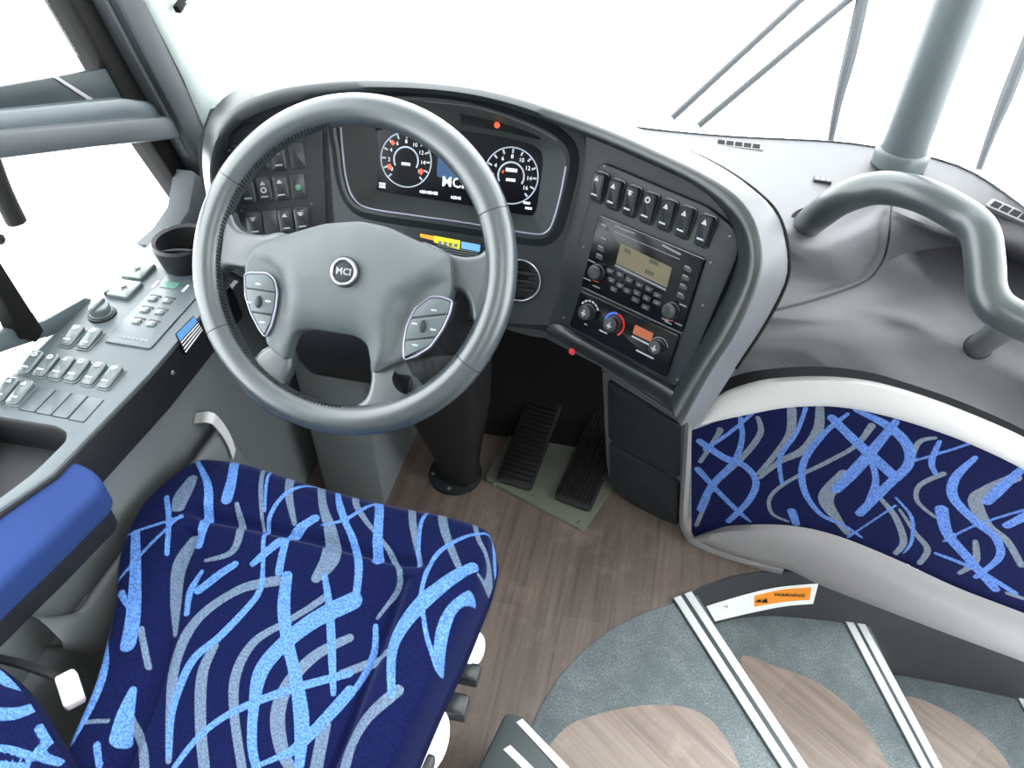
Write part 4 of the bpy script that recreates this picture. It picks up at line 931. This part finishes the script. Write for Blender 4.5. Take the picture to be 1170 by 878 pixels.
kq = [(-.865, CFm.px(172, 310)[1]), (-.792, CFm.px(200, 305)[1]), CFm.px(172, 400), CFm.px(119, 391)]
kx0 = CFm.px(119, 391)[0]; kx1 = CFm.px(172, 401)[0]; ky0 = CFm.px(145, 396)[1]; ky1 = CFm.px(205, 310)[1]
b = B(); prism(b, CFm, rrect(kx1-kx0, ky1-ky0, .006, 4, (kx0+kx1)/2, (ky0+ky1)/2), 0, .004, .0015); kpd = lab(finish(b, 'keypad', M['console'], CN), 'keypad with small green display')
K4 = Fr(CFm(0, 0, .004), CFm.x, CFm.n)
b = B(); prism(b, K4.at(194, 326), rrect(.032, .018, .001), 0, .001); finish(b, 'display', M['lcdgreen'], kpd)
for (u, v) in ((175, 342), (191.5, 344.5), (166, 355), (183, 357.5), (156.5, 368), (173.5, 371)):
    f = K4.at(u, v); b = B(); prism(b, f, rrect(.019, .017, .003), 0, .0006); prism(b, f, rrect(.015, .013, .003), 0, .003, .001); bt = finish(b, 'button', M['cswitch'], kpd)
    b = B(); prism(b, f, rrect(.021, .004, .001, 2, 0, .0095), 0, .0012); finish(b, 'button_shadow_bar', M['black'], kpd)  # solid black bar stands in for the shadow along the button
b = B(); f = K4.at(152, 387)
for k in range(7): flat(b, f, rrect(.006, .005+.002*(k % 2), .0004, 1, -.025+k*.0083, 0), .0006)
finish(b, 'worn_print', M['dim'], kpd)
for (u, v) in ((178, 325), (212, 330)):
    b = B(); prism(b, K4.at(u, v), rrect(.004, .02, .001), 0, .001); finish(b, 'lamp', M['paper'], kpd)
# blue and white label on the side strip
SF = Fr((-.766, 0, 0), (0, 1, 0), (1, 0, 0))
b = B(); sq = lambda L: [SF.px(u, v) for u, v in L]
prism(b, SF, sq([(200, 382), (221, 361), (231, 377), (211, 406)]), 0, .0008); lb = lab(finish(b, 'label', M['gloss'], CN), 'small blue and white label')
b = B(); prism(b, SF, sq([(201, 382), (221, 362), (225, 368), (205, 390)]), .0008, .0014); finish(b, 'blue_field', M['skyblue'], lb)
b = B()
for k in range(4): a = .25*k; prism(b, SF, sq([(206+k*1.6, 391+k*3.6), (226+k*1.4, 369+k*2.4), (226.6+k*1.4, 370+k*2.4), (206.8+k*1.6, 392.3+k*3.6)]), .0008, .0013)
finish(b, 'fine_print', M['paper'], lb)
b = B(); f = Fr((-.766, *sq([(197, 426)])[0]), (0, 1, 0), (1, 0, 0)); bolt(b, f, .004); finish(b, 'screw', M['dim'], CN)
# cup holder in the front corner
CH = thing('cup_holder', 'black cup holder in the corner between console and dashboard', 'cup holder', atz(207, 300, .702))
cc = atz(213, 292, .72); cfr = Fr((cc.x, cc.y, .702), (1, 0, 0), (0, 0, 1))
b = B(); loft(b, [[cfr(r*math.cos(a), r*math.sin(a), c_) for a in [2*math.pi*k/28 for k in range(28)]] for r, c_ in ((.045, 0), (.055, .05), (.052, .056), (.046, .052), (.038, .008))], True); face(b, circ3 := [cfr(.038*math.cos(2*math.pi*k/28), .038*math.sin(2*math.pi*k/28), .008) for k in range(28)]); finish(b, 'cup', M['black'], CH)
b = B(); tube(b, [cfr(-.046, -.02, .03), cfr(0, -.01, .036), cfr(.046, .0, .03)], .003, 8); finish(b, 'spring_arm', M['dash'], CH)

# ================================================================== LEFT LOWER SIDE PANEL with map pocket
SP = thing('map_pocket_panel', 'grey moulded side panel with map pocket, left of the driver seat', 'panel', (-.85, .7, 0))
ys = [0.05+.05*k for k in range(30)]
ex = sorted([(y, x) for x, y in edge]+[(.3, -.845), (.1, -.86), (1.02, -.775)])
def prof(y, top):   # panel leans into the cabin below the console
    x_ = float(np.interp(y, [q_[0] for q_ in ex], [q_[1] for q_ in ex]))
    return [Vector((x_-.03, y, .66)), Vector((x_-.03, y, .63)), Vector((min(-.805, x_-.012), y, .58)), Vector((-.818, y, .45)), Vector((-.815, y, .2)), Vector((-.81, y, 0.002))]
b = B(); loft(b, [prof(y, 0) for y in ys]); solid(b, .01); finish(b, 'panel', M['side'], SP, 60)
# pocket: a bowed front sheet standing off the panel
XP = -.778
PFm = Fr((XP, 0, 0), (0, 1, 0), (1, 0, 0))
lipL = [(252, 489), (215, 540), (165, 604), (110, 676), (92, 700), (60, 706), (36, 705)]
lip3 = [Vector((XP, *PFm.px(u, v))) for u, v in lipL]
inn3 = [Vector((-.812, p_.y+.0, p_.z-.0)) for p_ in lip3]
lowL = [(290, 560), (262, 610), (225, 660), (180, 712), (130, 738), (88, 744), (62, 738)]
low3 = [Vector((XP+.015, *PFm.px(u, v))) for u, v in lowL]
A1, A2 = curve3(lip3, 36), curve3(low3, 36)
b = B(); loft(b, [[p_+Vector((-.012, 0, -.03)) for p_ in A1], [p_+Vector((-.008, 0, 0)) for p_ in A1], [p_+Vector((0, 0, .004)) for p_ in A1], [p_+Vector((.008, 0, -.002)) for p_ in A1], [a.lerp(c, .25)+Vector((.012, 0, 0)) for a, c in zip(A1, A2)], [a.lerp(c, .7)+Vector((.012, 0, 0)) for a, c in zip(A1, A2)], A2, [Vector((-.812, p_.y, p_.z-.02)) for p_ in A2]])
finish(b, 'map_pocket', M['side'], SP, 70)
b = B(); en = [A1[0], A1[0].lerp(A2[0], .5), A2[0]]; loft(b, [en, [Vector((-.812, p_.y+.01, p_.z)) for p_ in en]]); finish(b, 'pocket_end', M['side'], SP)
b = B(); pd = Fr((-.775, .05, .33), (1, 0, 0), (0, 0, 1)); rows = []
for x, z in ((-.80, .0), (-.79, .42), (-.797, .45), (-.85, .475)): rows.append([Vector((x, y, z)) for y in (.05, .2, .35, .47, .5)])
loft(b, rows); solid(b, .008); finish(b, 'lower_ledge', M['side'], SP, 60)
STR = thing('strap', 'pale cloth strap hooked over the front end of the map pocket', 'strap', A1[0])
b = B(); s_ = [(240, 477), (252, 487), (262, 503), (268, 520)]
ctr_ = [atx(u, v, XP+.012+.004*k) for k, (u, v) in enumerate(s_)]; ctr_ = [Vector((-.80, ctr_[0].y, ctr_[0].z-.01))]+ctr_
cv = curve3(ctr_, 16); loft(b, [[p_+Vector((0, .008, .006)) for p_ in cv], [p_+Vector((0, -.008, -.006)) for p_ in cv]]); solid(b, .003); finish(b, 'webbing', M['white'], STR, 60)
# footwell side wall seen beyond the seat
b = B(); box(b, (-.66, 1.45, .3), (.16, .7, .6), .01); fw_ = struct(b, 'trim_3', M['side'])

# ================================================================== DRIVER SEAT
ST = thing('driver_seat', 'driver seat in navy fabric with light blue and grey swirls', 'seat', (-.45, .45, 0))
ZS = .5
SFm = Fr((0, 0, ZS), (1, 0, 0), (0, 0, 1))
LE = SFm.pts([(240, 508), (198, 537), (156, 585), (132, 640), (126, 700), (108, 780), (80, 850), (58, 905), (30, 975)])
RE = SFm.pts([(558, 594), (568, 616), (562, 652), (547, 692), (529, 735), (499, 798), (465, 876), (438, 935), (408, 1000)])
FE = SFm.pts([(240, 508), (290, 514), (360, 537), (430, 557), (500, 572), (538, 583), (558, 594)])
NU, NV = 230, 190
Lc, Rc, Fc = [np.array(sm(q_, k)) for q_, k in ((LE, NV), (RE, NV), (FE, NU))]
BEe = np.stack([np.linspace(Lc[-1][k], Rc[-1][k], NU) for k in (0, 1)], 1)
rows, xy = [], []
for j in range(NV):
    t_ = j/(NV-1); row = []
    for i in range(NU):
        s_ = i/(NU-1)
        p_ = (1-s_)*Lc[j]+s_*Rc[j]+(1-t_)*Fc[i]+t_*BEe[i]-((1-s_)*(1-t_)*Lc[0]+s_*(1-t_)*Rc[0]+(1-s_)*t_*Lc[-1]+s_*t_*Rc[-1])
        a = abs(2*s_-1); z = 0
        z += .026*max(0, min(1, (a-.52)/.22))**2*(3-2*max(0, min(1, (a-.52)/.22)))*min(1, t_/.25)      # side bolsters
        z -= .07*max(0, (a-.9)/.1)**3 + .075*max(0, (.10-t_)/.10)**3 + .008*max(0, (.35-t_)/.35)**2            # rolled edges
        cr_ = math.exp(-((t_-.30-.05*(1-(2*s_-1)**2)*-1+.02)/.016)**2)*(1 if a < .62 else max(0, 1-(a-.62)/.1))
        z -= .016*cr_                                                                       # seam across the front
        z += .012*(1-min(1, max(0, (t_-.3)/.12)))*(1 if a < .6 else max(0, 1-(a-.6)/.15))*min(1, t_/.12)
        z -= .012*math.exp(-((a-.6)/.03)**2)*(1 if t_ > .3 else 0)                         # seams along the bolsters
        row.append(Vector((p_[0], p_[1], ZS+z))); xy.append((p_[0], p_[1]))
    rows.append(row)
edge_loop = [rows[0][i] for i in range(NU)]+[rows[j][-1] for j in range(1, NV)]+[rows[-1][i] for i in range(NU-2, -1, -1)]+[rows[j][0] for j in range(NV-2, 0, -1)]
b = B(); loft(b, rows)
cu_ = finish(b, 'cushion', M['fabric'], ST, 80)
cA_ = lambda S_: [[(x/2.205, 480+y/2.205, w/2.205) for x, y, w in st] for st in S_]
cB_ = lambda S_: [[(300+x/2.205, 480+y/2.205, w/2.205) for x, y, w in st] for st in S_]
SB = cA_([[(590,75,28),(590,150,28),(575,212,32)], [(500,110,14),(530,180,22),(530,240,26),(505,325,22)], [(430,215,14),(438,280,16),(432,360,12)], [(355,310,24),(355,420,30),(350,520,38),(338,590,38)], [(310,430,8),(400,330,10),(470,265,10)],
 [(330,315,8),(400,290,10),(470,270,10)], [(275,560,16),(275,640,30),(250,720,34),(195,830,24)], [(350,700,16),(330,760,34),(315,820,40)], [(870,150,10),(760,170,14),(700,220,14),(670,300,12),(665,380,12),(650,440,18),(560,540,22),(490,600,22),(450,680,20),(430,760,16),(425,850,12)],
 [(690,90,7),(675,150,9),(670,240,9)], [(795,258,30),(730,300,30),(680,340,26),(640,370,18)], [(725,310,20),(705,390,22)], [(725,400,30),(715,470,34),(725,560,30),(745,650,30),(760,760,36),(755,870,22)], [(440,875,14),(500,800,16),(580,740,18),(700,690,22),(800,660,22),(880,640,20)],
 [(890,460,50),(800,500,50),(720,560,44),(660,630,40),(640,720,26),(635,820,22),(650,890,18)], [(820,400,16),(830,470,20),(835,560,22),(840,690,14)], [(640,875,10),(720,840,16),(780,790,20),(880,680,22)], [(470,490,14),(480,430,18),(510,385,12)], [(500,430,24),(550,395,24),(595,370,20)], [(268,890,14),(262,840,16)], [(320,460,20),(340,500,10)], [(845,150,8),(860,220,14),(882,290,16)]]) \
  + cB_([[(208,150,10),(260,152,8)], [(340,180,8),(270,220,12),(210,260,12),(150,275,6)], [(185,140,10),(195,230,14),(230,310,20),(245,380,22),(235,460,20)], [(285,155,20),(295,230,26),(292,300,28),(292,362,32)], [(430,205,8),(400,270,12),(395,380,8)], [(590,285,8),(520,300,12),(460,340,14),(420,400,14),(400,470,10)],
 [(580,262,10),(585,350,8)], [(530,392,34),(470,430,40),(400,490,44),(350,550,40),(330,610,26),(330,715,18)], [(525,460,26),(480,500,30),(455,560,34),(445,640,22)], [(405,480,10),(415,560,12),(440,640,12)], [(285,520,14),(280,590,16),(240,670,16),(180,740,18),(110,810,18),(60,850,12)]])
SG = cA_([[(665,85,10),(660,180,14),(665,280,8)], [(735,100,28),(730,190,24),(745,270,14)], [(600,220,12),(610,280,22),(590,340,20),(520,360,10)], [(805,120,24),(815,220,24),(835,290,36),(835,360,56),(800,405,30)], [(490,160,30),(470,210,50),(460,245,36)], [(495,310,30),(455,380,26),(445,460,20),(440,540,10)],
 [(700,410,30),(600,430,26),(500,500,28),(445,600,28),(430,720,22),(425,860,14)], [(540,570,22),(510,640,28),(505,760,26),(515,880,24)], [(820,450,20),(720,510,20),(640,560,24),(595,640,26),(590,740,22),(610,880,20)], [(880,550,24),(800,590,30),(730,660,34),(700,740,36),(710,830,30),(740,890,20)], [(370,550,16),(385,640,14)], [(340,760,14),(360,830,20),(365,890,20)], [(175,810,6),(230,785,10),(290,780,10)], [(820,770,26),(800,890,20)]]) \
  + cB_([[(240,150,22),(235,210,20),(260,260,16),(300,310,12),(340,370,16),(345,430,14),(290,500,10)], [(375,190,20),(380,270,22),(400,380,12)], [(450,210,26),(460,290,26),(495,390,18)], [(530,235,14),(545,310,14),(570,360,14),(565,402,16),(545,405,10)], [(310,600,26),(200,640,22)], [(345,705,30),(270,770,30),(230,830,30),(215,890,26)], [(150,780,22),(130,890,24)]])
paint(cu_, xy, SG, SB, lambda u, v: SFm.px(u, v), 1.08/F)
b = B(); cxm = Vector((sum(p_.x for p_ in edge_loop)/len(edge_loop), sum(p_.y for p_ in edge_loop)/len(edge_loop), 0))
dn = lambda p_, z, k: Vector((p_.x+(cxm.x-p_.x)*k, p_.y+(cxm.y-p_.y)*k, z))
el = edge_loop[::3]
loft(b, [el, [dn(p_, min(p_.z-.01, .43), -.006) for p_ in el], [dn(p_, .395, .03) for p_ in el], [dn(p_, .36, .14) for p_ in el]], True); face(b, [dn(p_, .36, .14) for p_ in el][::-1])
lab(finish(b, 'cushion_side', M['navy'], ST, 70), 'plain navy side of the cushion')
b = B(); box(b, (-.44, .42, .315), (.40, .44, .08), .02); finish(b, 'seat_pan', M['black'], ST)
rows = [[Vector((-.44+a, .45+c_, z)) for a, c_ in rrect(w, d_, .05, 5)] for z, w, d_ in ((.001, .34, .44), (.03, .34, .44), (.05, .30, .36), (.14, .32, .34), (.2, .32, .34), (.29, .30, .34))]
b = B(); loft(b, rows, True, True); finish(b, 'pedestal', M['black'], ST, 40)
# adjusting knobs and levers on the right flank
for u, v, r in ((543, 742, .021), (492, 846, .036)):
    f = Fr(atz(u, v, .385), (0, 1, 0), (.8, -.1, .6)); b = B(); prism(b, f, [(q_[0]*1.35, q_[1]) for q_ in circ(r, 24)], -.03, .004, .006, 3); lab(finish(b, 'knob', M['buckle'], ST), 'white adjusting knob')
for u, v, w in ((527, 768, .03), (513, 805, .036), (470, 880, .05)):
    b = B(); box(b, atz(u, v, .375), (.06, w, .022), .005); finish(b, 'lever', M['switch'], ST)
# backrest: only its left bolster shows
BKF = lambda s_, h: Vector((-.45+s_*.30, .24-.22*h+.0*abs(s_)+.10*max(0, abs(s_)-.6)/.4*(1-.3*h), .44+.70*h))
b = B(); rows, xyb = [], []
NB = 80
sil = [(-60, 740), (-20, 752), (10, 774), (32, 800), (55, 838), (80, 880), (100, 925)]
top_ = [atd(u, v, d_) for (u, v), d_ in zip(sil, (.97, .96, .95, .94, .93, .92, .92))]
A1b = curve3(top_, 60)
bx = Vector((-.25, -.62, .35))
for k in range(60):
    s_ = k/59; rows.append([p_+Vector((-.05*s_, -.30*s_, .10*s_-.12*s_*s_+.03*math.sin(min(1, s_*6)*math.pi/2))) for p_ in A1b]); 
loft(b, rows); vb = [p_ for r_ in rows for p_ in r_]
bk = finish(b, 'backrest', M['fabric'], ST, 80)
BP = Fr(A1b[30], (1, 0, 0), (0, .45, 1)); BP = Fr(A1b[30], (1, 0, 0), Vector((.25, -.3, .9)))
xyb = [((p_-BP.o).dot(BP.x), (p_-BP.o).dot(BP.y)) for p_ in vb]
paint(bk, xyb, [[(-5, 822, 7), (15, 817, 8)]], [[(-10, 760, 14), (12, 778, 14), (34, 788, 8)], [(-5, 817, 15), (25, 817, 15), (44, 803, 10)], [(48, 832, 10), (56, 840, 15), (62, 845, 8)], [(58, 846, 8), (52, 862, 10), (70, 872, 8)], [(0, 852, 6), (30, 858, 8), (48, 866, 8)], [(0, 874, 14), (40, 880, 14)]], lambda u, v: BP.px(u, v), .85/F)
b = B(); loft(b, [A1b, [p_+Vector((.004, .004, -.03)) for p_ in A1b], [p_+Vector((-.03, -.01, -.09)) for p_ in A1b], [p_+Vector((-.04, -.25, -.12)) for p_ in A1b]]); finish(b, 'backrest_side', M['navy'], ST, 80)
# armrest
b = B(); za = .69
ar = Fr((0, 0, za), (1, 0, 0), (0, 0, 1)); ax0 = ar.px(98, 545); 
P = ar.pts([(60, 521), (84, 524), (108, 536), (117, 550), (113, 563), (98, 577), (50, 624), (0, 670), (-110, 775), (-180, 740), (-100, 670), (0, 576)])
P = rpoly(P, .022, 6); prism(b, ar, P, -.045, .0, .012, 4); lab(finish(b, 'armrest', M['velour'], ST, 70), 'bright blue velour armrest')
b = B(); prism(b, ar, inset(ccw(P), .008), -.09, -.04, .005); finish(b, 'armrest_base', M['black'], ST, 60)
# belt buckle
BU = thing('seat_belt_buckle', 'white-tipped seat belt buckle on a black stalk, left of the cushion', 'buckle', atz(80, 790, .52))
pts = [atz(-30, 748, .53), atz(20, 758, .53), atz(66, 774, .525)]
b = B(); tube(b, pts, .009, 10, sx=.6); finish(b, 'stalk', M['belt'], BU)
pq, pr_ = atz(74, 770, .525), atz(86, 806, .515); f = Fr((pq+pr_)/2, pr_-pq, (.15, -.1, 1)); b = B(); prism(b, f, rrect((pr_-pq).length, .026, .005), -.008, .008, .004); lab(finish(b, 'buckle', M['buckle'], BU), 'white buckle end')
# ================================================================== small things at the window
LT = thing('mirror_bracket', 'dark bar beyond the driver window, at the left edge', 'bracket', atx(10, 235, XW-.12))
b = B(); tube(b, [atx(-20, 160, XW-.12), atx(0, 214, XW-.12), atx(19, 254, XW-.12)], .017, 12); finish(b, 'bar', M['rubber'], LT)
b = B(); tube(b, [atx(-30, 268, XW-.12), atx(1, 274, XW-.12)], .01, 10, False); finish(b, 'rod', M['rubber'], LT)
CL = thing('clip', 'small black clip near the top of the pale windscreen pillar', 'clip', atx(203, 6, XW+.03))
f = Fr(atx(203, 6, XW+.03), (0, 1, .3), (1, 0, 0)); b = B(); prism(b, f, rrect(.03, .014, .003), 0, .012, .003); finish(b, 'body', M['rubber'], CL)
b = B(); tube(b, [f(.012, 0, .006), f(.04, .0, .008)], .004, 8, False); finish(b, 'arm', M['rubber'], CL)
